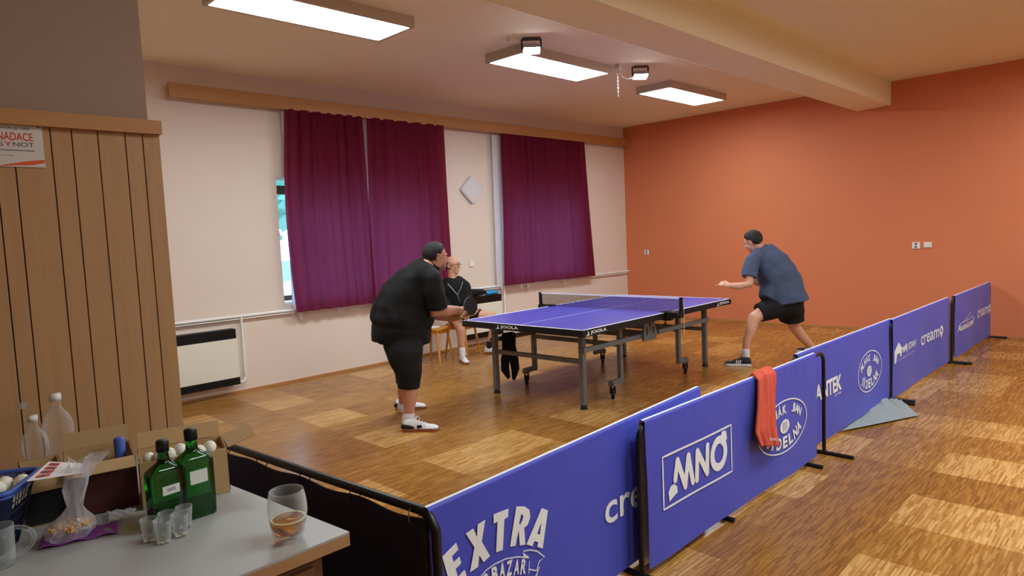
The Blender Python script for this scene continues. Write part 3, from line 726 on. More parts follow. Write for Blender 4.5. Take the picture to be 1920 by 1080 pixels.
def extra(b, fn):
    for p in EX: put_poly(b, [p], fn)
    put_poly(b, EXR, fn); put_poly(b, EXA, fn)
    put_line(b, [(1.39, .30), (1.44, .35), (1.488, 0.386), (1.509, 0.398), (1.538, 0.41), (1.58, 0.415), (1.643, 0.411), (1.708, 0.393), (1.769, 0.365)], .005, fn)
    put_poly(b, [[(1.737, 0.397), (1.742, 0.374), (1.769, 0.365)]], fn)
    put_line(b, [(1.769, 0.365), (1.737, 0.395), (1.741, 0.402), (1.777, 0.393), (1.819, 0.371), (1.862, 0.331), (1.83, 0.327), (1.817, 0.309), (1.814, 0.284), (1.80, .25)], .005, fn)
    put_line(b, [(1.772, 0.35), (1.765, 0.303)], .004, fn); put_line(b, [(1.766, 0.321), (1.805, 0.299), (1.83, 0.304), (1.813, 0.284), (1.79, .27), (1.765, .25)], .005, fn)
    put_line(b, [(1.40, .22), (1.45, .27), (1.52, .31), (1.6, .325), (1.68, .31), (1.75, .275)], .005, fn)
    for ch, (x, z) in zip('AUTOBAZAR', [(1.425, .30), (1.455, .335), (1.489, .356), (1.535, .372), (1.582, .378), (1.622, .376), (1.660, .368), (1.700, .356), (1.738, .343)]):
        put_text(b, '*'+ch, fn, x-.0155, x+.0155, z-.029, z+.029, rot=-(x-1.58)*1.5)
def mno(b, fn):
    put_line(b, [(2.637, .279), (2.643, .528), (3.323, .524), (3.322, .269)], .011, fn, True)
    put_poly(b, [[(2.69, 0.301), (2.682, 0.348), (2.705, 0.372), (2.735, 0.374), (2.762, 0.355), (2.766, 0.325), (2.721, 0.312)]], fn)
    def stroke(pts, w_):
        for a, c in zip(pts[:-1], pts[1:]): put_line(b, [a, c], w_, fn)
        for p in pts: put_poly(b, [ell(p[0], p[1], w_/2, w_/2, 12)], lambda x, z: fn(x, z)-Vector((0, .0006, 0)))
    stroke([(2.748, 0.392), (2.772, 0.478), (2.840, 0.332), (2.872, 0.475), (2.912, 0.332)], .036)
    stroke([(2.950, 0.332), (2.957, 0.475), (3.052, 0.338), (3.057, 0.478)], .036)
    put_line(b, ell(3.178, .406, .072, .072, 30), .042, fn, True)
    put_poly(b, [[(3.203, 0.440), (3.200, 0.495), (3.215, .512), (3.229, 0.515), (3.262, 0.505), (3.272, 0.463), (3.242, 0.446)]], lambda x, z: fn(x, z)-Vector((0, .0008, 0)))
def datek(b, fn):
    put_text(b, '*DANTEK', fn, 4.60, 5.19, .345, .462); put_text(b, 'group', fn, 5.05, 5.18, .315, .330)
def mujstav(b, fn):
    put_poly(b, [[(6.375, .335), (6.373, .436), (6.36, .436), (6.486, .51), (6.60, .436), (6.57, .432), (6.56, .375), (6.52, .375), (6.52, .41), (6.44, .41), (6.42, .335)]], fn)
    put_text(b, '*MůJ STAV', fn, 6.60, 7.06, .378, .465, shear=.1); put_text(b, 'STAVÍME PRO VÁS', fn, 6.46, 7.0, .347, .358)
def autolux(b, fn):
    put_text(b, '*AutoLuxe!', fn, 8.615, 9.39, .310, .385, shear=.3)
    put_line(b, [(8.64, .372), (8.78, .398), (8.92, .410), (9.05, .432), (9.24, .469)], .006, fn)
    put_line(b, [(8.70, .392), (8.95, .403), (9.15, .395), (9.32, .408), (9.42, .385), (9.38, .345), (9.28, .318)], .006, fn)
barrier(1.275, 3.285, 1.712, 1.835, .715, 'blue sponsor barrier reading EXTRA AUTOBAZAR nearest the camera', [extra, cream(2.29, 3.05, .297, .398)], 1.285, 3.26, seed=1)
barrier(2.485, 4.667, 1.70, 1.672, .72, 'blue sponsor barrier with the MNO logo and a coral towel over it', [mno, jidelna(3.98, .362, .338, .157)], 2.515, 4.50, seed=2)
barrier(4.37, 6.42, 1.765, 1.735, .715, 'blue sponsor barrier with JÍDELNA oval, grey cloth on floor at its foot', [datek, jidelna(5.83, .366, .2875, .163)], 4.42, 6.40, seed=3)
barrier(6.335, 8.39, 1.715, 1.70, .715, 'blue sponsor barrier with the white house logo STAV', [mujstav, cream(7.226, 8.03, .362, .455)], 6.345, 8.33, seed=4)
barrier(8.43, 10.40, 1.68, 1.66, .715, 'blue sponsor barrier standing against the orange wall', [autolux, cream(9.58, 10.31, .345, .44)], 8.50, 10.33, seed=5)

# dark barrier seen from behind, running away from the counter corner
e = empty('court_barrier', (1.2, 2.7, 0), label='barrier seen from its dark navy back side beside the counter', cat='barrier', group='blue sponsor barriers round the playing area')
A, B = Vector((1.292, 1.672, 0)), Vector((1.115, 3.70, 0)); D = (B-A).normalized(); Nn = Vector((-D.y, D.x, 0))*1
P = [A+Vector((0, 0, .02)), A+Vector((0, 0, .66)), A+D*.03+Vector((0, 0, .70)), A+D*.07+Vector((0, 0, .71)), B-D*.07+Vector((0, 0, .71)), B-D*.03+Vector((0, 0, .70)), B+Vector((0, 0, .66)), B+Vector((0, 0, .02))]
b = MB(); b.tube(P, .0165, 12); b.build('frame', M['blackmetal'], e)
for q in (A, B): b = MB(); b.tube([q-Nn*.19+Vector((0, 0, .013)), q+Nn*.19+Vector((0, 0, .013))], .013, 10); b.build('foot', M['blackmetal'], e)
nx, nz = 80, 12; V = []
for j in range(nz+1):
    for i in range(nx+1):
        s = i/nx; top = .683+.006*math.cos(s*2*PI*5.3+1)+.003*math.cos(s*31); z = top-(top-.04)*j/nz
        V.append(A+D*(.03+(B-A).length*.97*s)+Nn*(.012+.006*math.sin(s*17)*j/nz)+Vector((0, 0, z)))
b = MB(); b.add(V, [(j*(nx+1)+i, j*(nx+1)+i+1, (j+1)*(nx+1)+i+1, (j+1)*(nx+1)+i) for j in range(nz) for i in range(nx)], None, True); cl = b.build('cloth', M['fabricback'], e)
md = cl.modifiers.new('t', 'SOLIDIFY'); md.thickness = .004
b = MB()
for k in range(nx): b.tube([V[k]+Vector((0, 0, .002)), V[k+1]+Vector((0, 0, .002))], .0022, 5, cap=False)
o = b.build('hem_piping', mat('piping_grey', C(120, 116, 118), .4), cl); o.location = (0, 0, 0)
for k in range(7):
    s = .05+k*.155; p = A+D*((B-A).length*s)+Vector((0, 0, .695)); b = MB()
    b.tube([p+Nn*.024*math.cos(t)+Vector((0, 0, .032*math.sin(t)-.008)) for t in [2*PI*i/12 for i in range(12)]], .0025, 6, closed=True); b.build('tie_ring', M['silver'] if k < 1 else M['black'], e)

# ------------------------------------------------------------------ towel, floor cloth
fy = 1.672
TW = [[(3.70, 1.765, .50), (3.80, 1.765, .50), (3.90, 1.762, .50)], [(3.66, 1.735, .70), (3.78, 1.735, .705), (3.89, 1.732, .70)], [(3.62, 1.690, .748), (3.73, 1.690, .75), (3.85, 1.690, .748)], [(3.60, 1.650, .72), (3.70, 1.645, .73), (3.815, 1.645, .72)], [(3.565, 1.638, .57), (3.68, 1.63, .57), (3.775, 1.635, .57)], [(3.515, 1.630, .44), (3.64, 1.62, .43), (3.785, 1.63, .42)], [(3.56, 1.625, .355), (3.68, 1.615, .325), (3.82, 1.628, .285)]]
o = sheet('towel', TW, 50, 60, M['towel'], 'coral red towel folded over the top of the MNO barrier', 'towel', .005, .014)
b = MB()
for k in range(5): b.box((3.66+k*.022, 1.606, .372-.006*k), (.008, .002, .015))
o2 = b.build('woven_letter', M['label'], o)
b = MB(); V = []; nx, ny = 40, 30
c0, c1, c2, c3 = Vector((5.209, 1.750, 0.000)), Vector((5.986, 1.415, 0.000)), Vector((6.345, 1.630, 0.000)), Vector((6.104, 1.820, 0.000))
for j in range(ny+1):
    for i in range(nx+1):
        u, v_ = i/nx, j/ny; p = c0.lerp(c1, u).lerp(c0.lerp(c3, .0).lerp(c3, u) if False else c3.lerp(c2, u), v_)
        p = c0.lerp(c1, u).lerp(c3.lerp(c2, u), v_)
        z = .012+.022*abs(math.sin(u*9+v_*4))*(1-u*.6)*v_+.012*abs(math.sin(u*21+v_*9))*v_+.05*max(0, v_-.4)*(1-abs(u-.45)*1.4)
        V.append((p.x, p.y, max(.006, z)))
b.add(V, [(j*(nx+1)+i, j*(nx+1)+i+1, (j+1)*(nx+1)+i+1, (j+1)*(nx+1)+i) for j in range(ny) for i in range(nx)], None, True)
o = b.build('floor_cloth', M['greycloth']); md = o.modifiers.new('t', 'SOLIDIFY'); md.thickness = .005; tag(o, 'crumpled grey cloth lying on the floor at the barrier foot', 'cloth')

# ------------------------------------------------------------------ people
def basis(fwd, up=(0, 0, 1)):
    x = Vector(fwd).normalized(); u = Vector(up); y = u.cross(x).normalized(); z = x.cross(y); return Matrix((x, y, z)).transposed()
def head(mb, c, R, s=1.0, nose=.02):
    c = Vector(c); T = lambda x, y, z: c+R @ Vector((x, y, z))*s
    mb.ellip(T(-.012, 0, .028), (.099*s, .078*s, .092*s), R, 24); mb.ellip(T(.028, 0, -.045), (.064*s, .060*s, .078*s), R, 20)
    mb.ellip(T(.066, 0, -.098), (.027*s, .032*s, .022*s), R, 14); mb.ellip(T(.072, 0, -.055), (.024*s, .030*s, .03*s), R, 14)
    mb.limb([(T(.088, 0, .020), .010*s), (T(.102, 0, -.005), .012*s), (T(.112, 0, -.022), .016*s)], n=10)
    for sy in (-1, 1):
        mb.ellip(T(.074, sy*.03, .026), (.02*s, .028*s, .012*s), R, 12); mb.ellip(T(.060, sy*.036, -.028), (.027*s, .024*s, .034*s), R, 14); mb.ellip(T(.070, sy*.033, .004), (.014*s, .022*s, .020*s), R, 12)
        mb.ellip(T(.100, sy*.012, -.026), (.012*s, .009*s, .009*s), R, 10)
        mb.ellip(T(-.006, sy*.079, -.004), (.016*s, .0075*s, .029*s), R @ Matrix.Rotation(sy*.35, 3, 'Z'), 14); mb.limb([(T(-.006+.017*math.cos(q)-.004, sy*(.083+.004*(1-math.cos(q))), .0+.030*math.sin(q)), .0048*s) for q in [.6+k*.42 for k in range(11)]], n=8)
    mb.ellip(T(.094, 0, -.058), (.009*s, .022*s, .006*s), R, 10); mb.ellip(T(.092, 0, -.070), (.009*s, .019*s, .007*s), R, 10)
def face_bits(c, R, s, parent):
    c = Vector(c)
    for sy in (-1, 1):
        b = MB(); b.ellip(c+R @ Vector((.0765, sy*.031, .006))*s, (.0125*s, .014*s, .009*s), R, 12, mat('eye_white', C(220, 215, 210), .3) if 'eyew' not in M else M['eyew']); b.ellip(c+R @ Vector((.0865, sy*.031, .006))*s, (.005*s, .0065*s, .0065*s), R, 10, M['hair']); b.build('eye', None, parent)
        b = MB(); b.limb([(c+R @ Vector((.092, sy*.015, .028))*s, .004*s), (c+R @ Vector((.09, sy*.032, .034))*s, .0045*s), (c+R @ Vector((.078, sy*.048, .028))*s, .003*s)], n=8); b.build('eyebrow', M['hair'], parent)
    b = MB(); b.ellip(c+R @ Vector((.0995, 0, -.064))*s, (.004*s, .021*s, .0022*s), R, 10); b.build('mouth', M['lip'], parent)
M['eyew'] = mat('eye_white', C(220, 215, 210), .3); M['lip'] = mat('lip', C(150, 84, 78), .5)
def hair(c, R, s, parent, m, cut, gro=.012, seed=1, name='hair'):
    """shell over the skull; cut(x,y,z) true where the scalp shows"""
    r = random.Random(seed); c = Vector(c); n, k = 64, 44; V = []
    for i in range(k+1):
        th = PI*i/k
        for j in range(n):
            a = 2*PI*j/n; q = Vector((-.012+.099*math.sin(th)*math.cos(a), .078*math.sin(th)*math.sin(a), .028+.092*math.cos(th)))
            near = cut(q.x, q.y, q.z-.028) or cut(q.x+.012, q.y, q.z-.012); g = 1+((.35 if near else 1)*gro+r.uniform(-.0025, .0025)+.002)/.09
            V.append(Vector((-.012+.099*g*math.sin(th)*math.cos(a), .078*g*math.sin(th)*math.sin(a), .028+.092*g*math.cos(th))))
    F = []
    for i in range(k):
        for j in range(n):
            q = (i*n+j, i*n+(j+1) % n, (i+1)*n+(j+1) % n, (i+1)*n+j); cc = sum((V[z] for z in q), Vector())/4
            if not cut(cc.x, cc.y, cc.z+r.uniform(-.006, .006)): F.append(q)
    b = MB(); b.add([c+R @ v*s for v in V], F, None, True); bmesh.ops.remove_doubles(b.bm, verts=b.bm.verts[:], dist=1e-4)
    bmesh.ops.delete(b.bm, geom=[v for v in b.bm.verts if not v.link_faces], context='VERTS')
    o = b.build(name, m, parent); md = o.modifiers.new('t', 'SOLIDIFY'); md.thickness = .012; md.offset = -1; return o
def hand(mb, wr, d, nrm, curl=.4, s=1.0, thumb=1, spread=.12, curls=None):
    """d: direction of the hand, nrm: back-of-hand normal"""
    wr = Vector(wr); d = Vector(d).normalized(); nrm = Vector(nrm); nrm = (nrm-d*nrm.dot(d)).normalized(); l = d.cross(nrm)
    mb.limb([(wr-d*.01, .026*s, .02*s), (wr+d*.035*s, .036*s, .016*s), (wr+d*.08*s, .040*s, .0135*s)], side=l, n=14)
    for i, (o, ln) in enumerate(((-.031, .86), (-.0105, 1.0), (.0105, .94), (.031, .74))):
        p = wr+d*.085*s+l*o*s*1.0; a = 0; dd = (d+l*o/.031*spread).normalized(); P = [(p-dd*.012*s, .0092*s)]; cu = curls[i] if curls else curl
        P.append((p, .0095*s))
        for q, seg in enumerate((.044, .027, .022)):
            a += cu*(1.0 if q else .8); v = dd*math.cos(a)-nrm*math.sin(a); p = p+v*seg*ln*s; P.append((p, (.0088, .0080, .0068)[q]*s))
        mb.limb(P, n=10)
    p = wr+d*.022*s-l*.028*thumb*s; t = (d*.62-l*.7*thumb-nrm*.45).normalized(); P = [(p, .013*s)]; p = p+t*.035*s; P.append((p, .0115*s)); t = (t+d*.35).normalized(); p = p+t*.03*s; P.append((p, .0098*s)); p = p+(t+d*.2-nrm*curl*.5).normalized()*.024*s; P.append((p, .0085*s))
    mb.limb(P, n=10)
def shoe(heel, toe, parent, mU, mS, accent=None, lace=None, up=(0, 0, 1), h=.085, stripes=0, sgn=1):
    heel, toe = Vector(heel), Vector(toe); d = (toe-heel); L = d.length; d.normalize(); u = Vector(up); l = u.cross(d).normalized(); u = d.cross(l)
    W = lambda t: .5*L*(.255+.12*math.sin(min(1, t*1.05)*PI*.9-.35)+.02)*.80
    T = [0, .04, .12, .25, .4, .55, .7, .82, .92, .98, 1]
    def outline(t):
        w = {0: .020, .04: .030, .12: .037, .25: .037, .4: .036, .55: .042, .7: .047, .82: .045, .92: .034, .98: .018, 1: .006}[t]; return w*L/.29
    rs = MB()
    for z0, z1, g, M_ in ((0, .024, 1.0, None),):
        Lp = [heel+d*t*L+l*outline(t) for t in T]; Rp = [heel+d*t*L-l*outline(t) for t in reversed(T)]; ring = Lp+Rp
        rs.rings([[p+u*z0 for p in ring], [p+u*(z1*.6)+((p-heel-d*((p-heel).dot(d)))*.03) for p in ring], [p+u*z1 for p in ring]], smooth=False)
    up_ = MB(); Rg = []
    for t, hh in zip((.0, .03, .10, .22, .34, .45, .58, .72, .85, .94, .99), (.05, .085, .095, .098, .096, .082, .066, .054, .048, .038, .022)):
        tt_ = min(T, key=lambda q: abs(q-t)); w = outline(tt_)*.97; ring = []
        c = heel+d*(t*L)
        for j in range(16):
            a = PI*j/15; ring.append(c+l*w*math.cos(a)*(1-.25*math.sin(a))+u*(.016+(hh-.016)*max(0, math.sin(a))**.8))
        Rg.append(ring)
    up_.rings(Rg, mU)
    s = up_.build('shoe', None, parent); s.data.polygons.foreach_set('use_smooth', [True]*len(s.data.polygons))
    o = rs.build('sole', mS, s); o.location = (0, 0, 0)
    b = MB()
    for k in range(4):
        t = .38+.08*k; c = heel+d*t*L+u*(.098-.013*k*1.0); b.limb([(c-l*.024, .0035), (c+u*.006, .004), (c+l*.024, .0035)], n=8)
    b.limb([(heel+d*.36*L+u*.105, .004), (heel+d*.40*L+l*.03+u*.115, .003), (heel+d*.46*L+l*.035+u*.098, .003)], n=8)
    o = b.build('laces', lace or mU, s); o.location = (0, 0, 0)
    if accent:
        b = MB()
        for sd in (-1, 1):
            o_ = lambda t: heel+d*t*L+l*sd*(outline(min(T, key=lambda q: abs(q-t)))*1.0+.002)
            if stripes:
                for k in range(3):
                    p = heel+d*L*(.40+.07*k)+l*sd*.040; q = heel+d*L*(.52+.07*k)+l*sd*.031+u*.0; b.beam(p+u*.028, q-d*.045*1+u*.066, .010, .006, up=l)
            else:
                b.limb([(heel+d*L*.02+l*sd*.026+u*.045, .014, .02), (heel+d*L*.16+l*sd*.032+u*.04, .010, .02), (heel+d*L*.30+l*sd*.034+u*.035, .008, .012)], side=l, n=10); b.limb([(heel+d*L*.44+l*sd*.038+u*.042, .004, .014), (heel+d*L*.52+l*sd*.040+u*.045, .004, .012)], side=l, n=8)
        o = b.build('shoe_marking', accent, s); o.location = (0, 0, 0)
    return s

# -- player in black, near end of the table
p1 = empty('person', (3.4, 4.6, 0), label='heavy man in black shirt bending at the near table end, holding a bat', cat='person')
side = Vector((0.687, 0.727, 0.000))
def Lm(*a): return list(a)
spine = [((3.427, 4.766, 0.796), .25, .225), ((3.434, 4.761, 0.887), .275, .275), ((3.455, 4.746, 0.985), .275, .272), ((3.491, 4.719, 1.100), .255, .235), ((3.547, 4.678, 1.214), .24, .195), ((3.596, 4.641, 1.296), .215, .145), ((3.632, 4.615, 1.353), .13, .09)]
HC1 = (3.693, 4.570, 1.434); R1 = basis((0.954, -0.282, -0.100), (0.080, -0.059, 0.995))
bd = MB()
bd.limb([(p, a*.93, b_*.93) for p, a, b_ in spine], side)
bd.limb([((3.616, 4.627, 1.318), .075, .08), ((3.669, 4.587, 1.387), .072, .075), ((3.688, 4.573, 1.431), .065, .07)], side)
head(bd, HC1, R1, 1.0)
# legs
kn, kf = (3.308, 4.544, 0.433), (3.579, 4.928, 0.355)
bd.limb([((3.375, 4.668, 0.765), .14, .15), ((3.335, 4.586, 0.592), .10, .115), (kn, .068, .075), ((3.313, 4.540, 0.300), .062, .070), ((3.305, 4.546, 0.194), .045, .05), ((3.297, 4.552, 0.097), .037, .042), ((3.308, 4.543, 0.042), .036, .04)], side)
bd.limb([((3.510, 4.854, 0.732), .14, .15), ((3.557, 4.907, 0.523), .10, .115), (kf, .068, .072), ((3.583, 4.987, 0.222), .058, .064), ((3.585, 5.023, 0.100), .036, .04), ((3.598, 5.039, 0.046), .034, .038)], side)
# right arm (near) with the bat, left arm (far)
el, wr = (3.560, 4.444, 0.970), (3.711, 4.332, 0.978)
bd.limb([((3.529, 4.467, 1.237), .075, .075), ((3.539, 4.435, 1.105), .065, .065), (el, .054, .056), ((3.631, 4.379, 0.978), .047, .048), (wr, .027, .033)], side)
hand(bd, (3.709, 4.334, 0.980), (0.854, -0.505, -0.123), (-0.379, -0.686, 0.621), 1.15, 1.0, thumb=-1)
bd.limb([((3.785, 4.775, 1.211), .07, .07), ((3.815, 4.753, 1.049), .06, .06), ((3.813, 4.704, 0.890), .05, .05), ((3.859, 4.571, 0.883), .042, .042), ((3.871, 4.462, 0.902), .026, .03)], side)
hand(bd, (3.869, 4.464, 0.901), (0.732, -0.670, 0.122), (0.195, 0.099, -0.976), .28, .95, thumb=1)
body1 = remeshed(bd, 'body', M['skin1'], p1, .0055, 4)
face_bits(HC1, R1, 1.0, p1)
hair(HC1, R1, 1.0, p1, M['hair'], lambda x, y, z: z < (.022+1.05*x if x > 0 else .022+1.5*x) or (x > .072 and z < .088) or z < -.062, .010)
b = MB(); b.ellip(Vector(HC1)+R1 @ Vector((.045, 0, -.075)), (.055, .056, .042), R1, 20); b.ellip(Vector(HC1)+R1 @ Vector((.07, 0, -.102)), (.024, .03, .018), R1, 12); b.build('beard', mat('stubble', C(160, 114, 98), .8), p1)
sh = MB(); sh.limb([(p, a, b_) for p, a, b_ in spine[:-1]], side, flat=True)
sh.limb([((3.418, 4.773, 0.709), .265, .255), ((3.429, 4.765, 0.833), .27, .265)], side, flat=True)
sh.limb([((3.561, 4.418, 0.994), .085, .088), ((3.537, 4.424, 1.141), .088, .092), ((3.527, 4.456, 1.243), .095, .10), ((3.514, 4.528, 1.299), .10, .11)], side, flat=True)
sh.limb([((3.693, 4.743, 1.284), .10, .11), ((3.785, 4.775, 1.217), .09, .095), ((3.818, 4.751, 1.105), .08, .085), ((3.823, 4.722, 1.002), .075, .075)], side)
sh.limb([((3.616, 4.627, 1.318), .12, .10), ((3.642, 4.607, 1.361), .088, .092)], side)
remeshed(sh, 'shirt', M['blackcloth'], p1, .009, 7, fold=.035)
b = MB(); cR = basis((0.435, -0.194, 0.879))
cc = Vector((3.647, 4.603, 1.375)); ax = Vector((0.465, -0.219, 0.858)); a1 = side.cross(ax).normalized()
b.tube([cc+side*.078*math.cos(t)+a1*.088*math.sin(t) for t in [2*PI*i/24 for i in range(24)]], .016, 8, closed=True); b.build('collar', M['blackcloth'], p1)
so = MB()
so.limb([((3.442, 4.756, 0.795), .22, .19), ((3.437, 4.759, 0.695), .21, .18)], side)
so.limb([((3.308, 4.544, 0.350), .088, .094), ((3.310, 4.542, 0.397), .092, .10), ((3.312, 4.540, 0.477), .10, .112), ((3.320, 4.584, 0.612), .125, .150), ((3.365, 4.663, 0.740), .15, .175)], side, flat=True)
so.limb([((3.591, 4.956, 0.286), .085, .095), ((3.593, 4.942, 0.395), .095, .11), ((3.564, 4.914, 0.540), .12, .145), ((3.509, 4.855, 0.704), .15, .17)], side, flat=True)
remeshed(so, 'shorts', M['blackcloth'], p1, .009, 6, fold=.02)
zfix = lambda p: Vector((p[0], p[1], .002))
h1, t1 = zfix((3.241, 4.593, 0.000)), zfix((3.509, 4.463, 0.000))
h1 = Vector((3.225, 4.545, .002)); t1 = h1+Vector((0.696, -0.718, 0.000))*.305
shoe(h1, t1, p1, M['shoewhite'], M['gum'], M['shoeblack'])
h2 = Vector((3.614, 5.188, 0.000)); h2 = Vector((h2.x, h2.y, .002)); shoe(h2, h2+Vector((0.737, -0.676, 0.000))*.29, p1, M['shoewhite'], M['gum'], M['shoeblack'])
for (p, q) in (((3.299, 4.550, 0.123), (3.291, 4.556, 0.057)), ((3.592, 5.030, 0.082), (3.594, 5.041, 0.033))):
    b = MB(); b.limb([(p, .045, .05), (q, .05, .055)], side); b.build('sock', M['sock'], p1)
# bat
def bat(c, nrm, hdir, label, held, cat='bat'):
    c = Vector(c); nrm = Vector(nrm).normalized(); hd = Vector(hdir); hd = (hd-nrm*hd.dot(nrm)).normalized(); l = hd.cross(nrm)
    e = empty('table_tennis_bat', c, label=label, cat=cat)
    def ring(r, o): return [c+hd*r*1.05*math.cos(t)+l*r*math.sin(t)+nrm*o for t in [2*PI*i/36 for i in range(36)]]
    b = MB(); b.rings([ring(.077, -.0035), ring(.077, .0035)], smooth=False); bl = b.build('blade', M['edge'], e)
    for sg in (-1, 1): b = MB(); b.rings([ring(.0755, sg*.0035), ring(.0755, sg*.0075)], smooth=False); b.build('rubber_sheet', M['rubber'] if sg > 0 else M['blackcard'], e)
    b = MB(); b.limb([(c+hd*.072, .020, .010), (c+hd*.10, .013, .011), (c+hd*.15, .015, .011)], side=l, n=12); b.build('handle', M['handle'], e)
M['edge'] = mat('bat_edge', C(120, 120, 130), .5); M['handle'] = mat('bat_handle', C(150, 110, 70), .5)
bat((3.785, 4.252, 1.006), (0.052, -0.993, 0.102), (-0.689, 0.511, -0.514), 'dark table tennis bat held by the man in black', p1)

# -- player in blue shirt, far end
p2 = empty('person', (7.7, 3.4, 0), label='man in slate blue t-shirt and black shorts at far table end', cat='person')
sd2 = Vector((0.998, -0.070, 0.000))
sp2 = [((7.734, 3.211, 0.725), .205, .235), ((7.727, 3.224, 0.847), .21, .24), ((7.703, 3.273, 1.003), .21, .235), ((7.672, 3.337, 1.126), .215, .205), ((7.645, 3.394, 1.223), .20, .15), ((7.624, 3.437, 1.277), .12, .09)]
HC2 = (7.590, 3.506, 1.392); R2 = basis((0.029, 0.929, -0.370), (-0.133, 0.274, 0.952))
bd = MB(); bd.limb([(p, a*.92, b_*.92) for p, a, b_ in sp2], sd2)
bd.limb([((7.634, 3.415, 1.259), .065, .07), ((7.613, 3.459, 1.318), .058, .062), ((7.599, 3.487, 1.366), .055, .06)], sd2); head(bd, HC2, R2, 1.0)
bd.limb([((7.635, 3.231, 0.631), .11, .11), ((7.498, 3.329, 0.589), .088, .092), ((7.363, 3.401, 0.524), .066, .07), ((7.318, 3.426, 0.383), .055, .062), ((7.283, 3.453, 0.265), .042, .045), ((7.274, 3.471, 0.162), .034, .038), ((7.274, 3.470, 0.084), .035, .038)], sd2)
bd.limb([((7.817, 3.177, 0.666), .11, .13), ((7.883, 3.179, 0.501), .085, .09), ((7.948, 3.181, 0.369), .063, .066), ((8.056, 3.120, 0.216), .055, .058), ((8.164, 3.057, 0.089), .038, .042), ((8.226, 3.020, 0.001), .033, .036)], sd2)
bd.limb([((7.460, 3.453, 1.174), .06, .06), ((7.376, 3.443, 1.043), .056, .056), ((7.334, 3.438, 0.913), .046, .047), ((7.251, 3.519, 0.895), .042, .043), ((7.205, 3.613, 0.903), .026, .029)], sd2)
hand(bd, (7.205, 3.613, 0.905), (-0.326, 0.902, 0.281), (-0.665, -0.087, 0.742), .35, .92, thumb=-1, curls=[.15, .5, .6, .65])
bd.limb([((7.802, 3.574, 1.154), .06, .06), ((7.906, 3.681, 1.003), .052, .052), ((7.985, 3.700, 0.896), .044, .044), ((8.106, 3.680, 0.858), .04, .04), ((8.210, 3.650, 0.850), .027, .03)], sd2)
hand(bd, (8.210, 3.650, 0.850), (0.994, 0.034, 0.101), (0.176, 0.086, 0.981), 1.0, .92)
remeshed(bd, 'body', M['skin2'], p2, .0055, 4); face_bits(HC2, R2, 1.0, p2)
hair(HC2, R2, 1.0, p2, M['hair'], lambda x, y, z: z < (.022+1.05*x if x > 0 else .022+1.5*x) or (x > .072 and z < .088) or z < -.062, .012, 2)
sh = MB(); sh.limb([(p, a, b_) for p, a, b_ in sp2[1:-1]], sd2)
sh.limb([((7.739, 3.200, 0.669), .22, .275), ((7.734, 3.211, 0.760), .215, .255), ((7.727, 3.224, 0.847), .21, .24)], sd2, flat=True)
sh.limb([((7.350, 3.451, 0.990), .078, .086), ((7.394, 3.452, 1.092), .08, .087), ((7.442, 3.445, 1.175), .085, .09), ((7.532, 3.397, 1.229), .10, .10)], sd2, flat=True)
sh.limb([((7.568, 3.323, 0.699), .14, .10), ((7.648, 3.295, 0.817), .17, .15)], sd2, flat=True)
sh.limb([((7.715, 3.479, 1.220), .10, .10), ((7.798, 3.582, 1.146), .08, .085), ((7.873, 3.656, 1.023), .072, .075)], sd2)
sh.limb([((7.638, 3.408, 1.258), .10, .085), ((7.625, 3.434, 1.289), .075, .075)], sd2)
remeshed(sh, 't_shirt', M['bluecloth'], p2, .009, 7, fold=.035)
so = MB(); so.limb([((7.730, 3.218, 0.742), .20, .22), ((7.740, 3.197, 0.655), .195, .215)], sd2)
so.limb([((7.430, 3.378, 0.574), .105, .112), ((7.502, 3.322, 0.598), .115, .12), ((7.611, 3.234, 0.630), .125, .125)], sd2, flat=True)
so.limb([((7.891, 3.185, 0.443), .125, .145), ((7.861, 3.178, 0.556), .135, .15), ((7.810, 3.191, 0.666), .14, .165)], sd2, flat=True)
remeshed(so, 'shorts', M['blackcloth'], p2, .009, 5, fold=.02)
b = MB(); b.limb([((7.275, 3.469, 0.153), .043, .047), ((7.274, 3.470, 0.084), .044, .048)], sd2); b.build('sock', M['sock'], p2)
b = MB(); b.limb([((8.217, 3.029, 0.020), .042, .045), ((8.241, 3.014, -0.028), .044, .048)], sd2); b.build('sock', M['sock'], p2)
hh = Vector((7.186, 3.359, 0.000)); hh = Vector((hh.x, hh.y, .002)); shoe(hh, hh+Vector((-0.390, 0.921, 0.000))*.30, p2, M['shoeblack'], M['shoewhite'], M['shoewhite'], stripes=1)
hh = Vector((8.237, 2.999, -0.053)); hh = Vector((hh.x, hh.y, .002)); shoe(hh, hh+Vector((0.190, 0.982, 0.000))*.30, p2, M['shoeblack'], M['shoewhite'], M['shoewhite'], stripes=1)
bat(Vector((8.210, 3.650, 0.850))+Vector((.12, .1, .03)), (0.173, -0.133, 0.976), (-0.999, -0.034, 0.000), 'table tennis bat in the right hand of the man in blue, hidden by his body', p2)

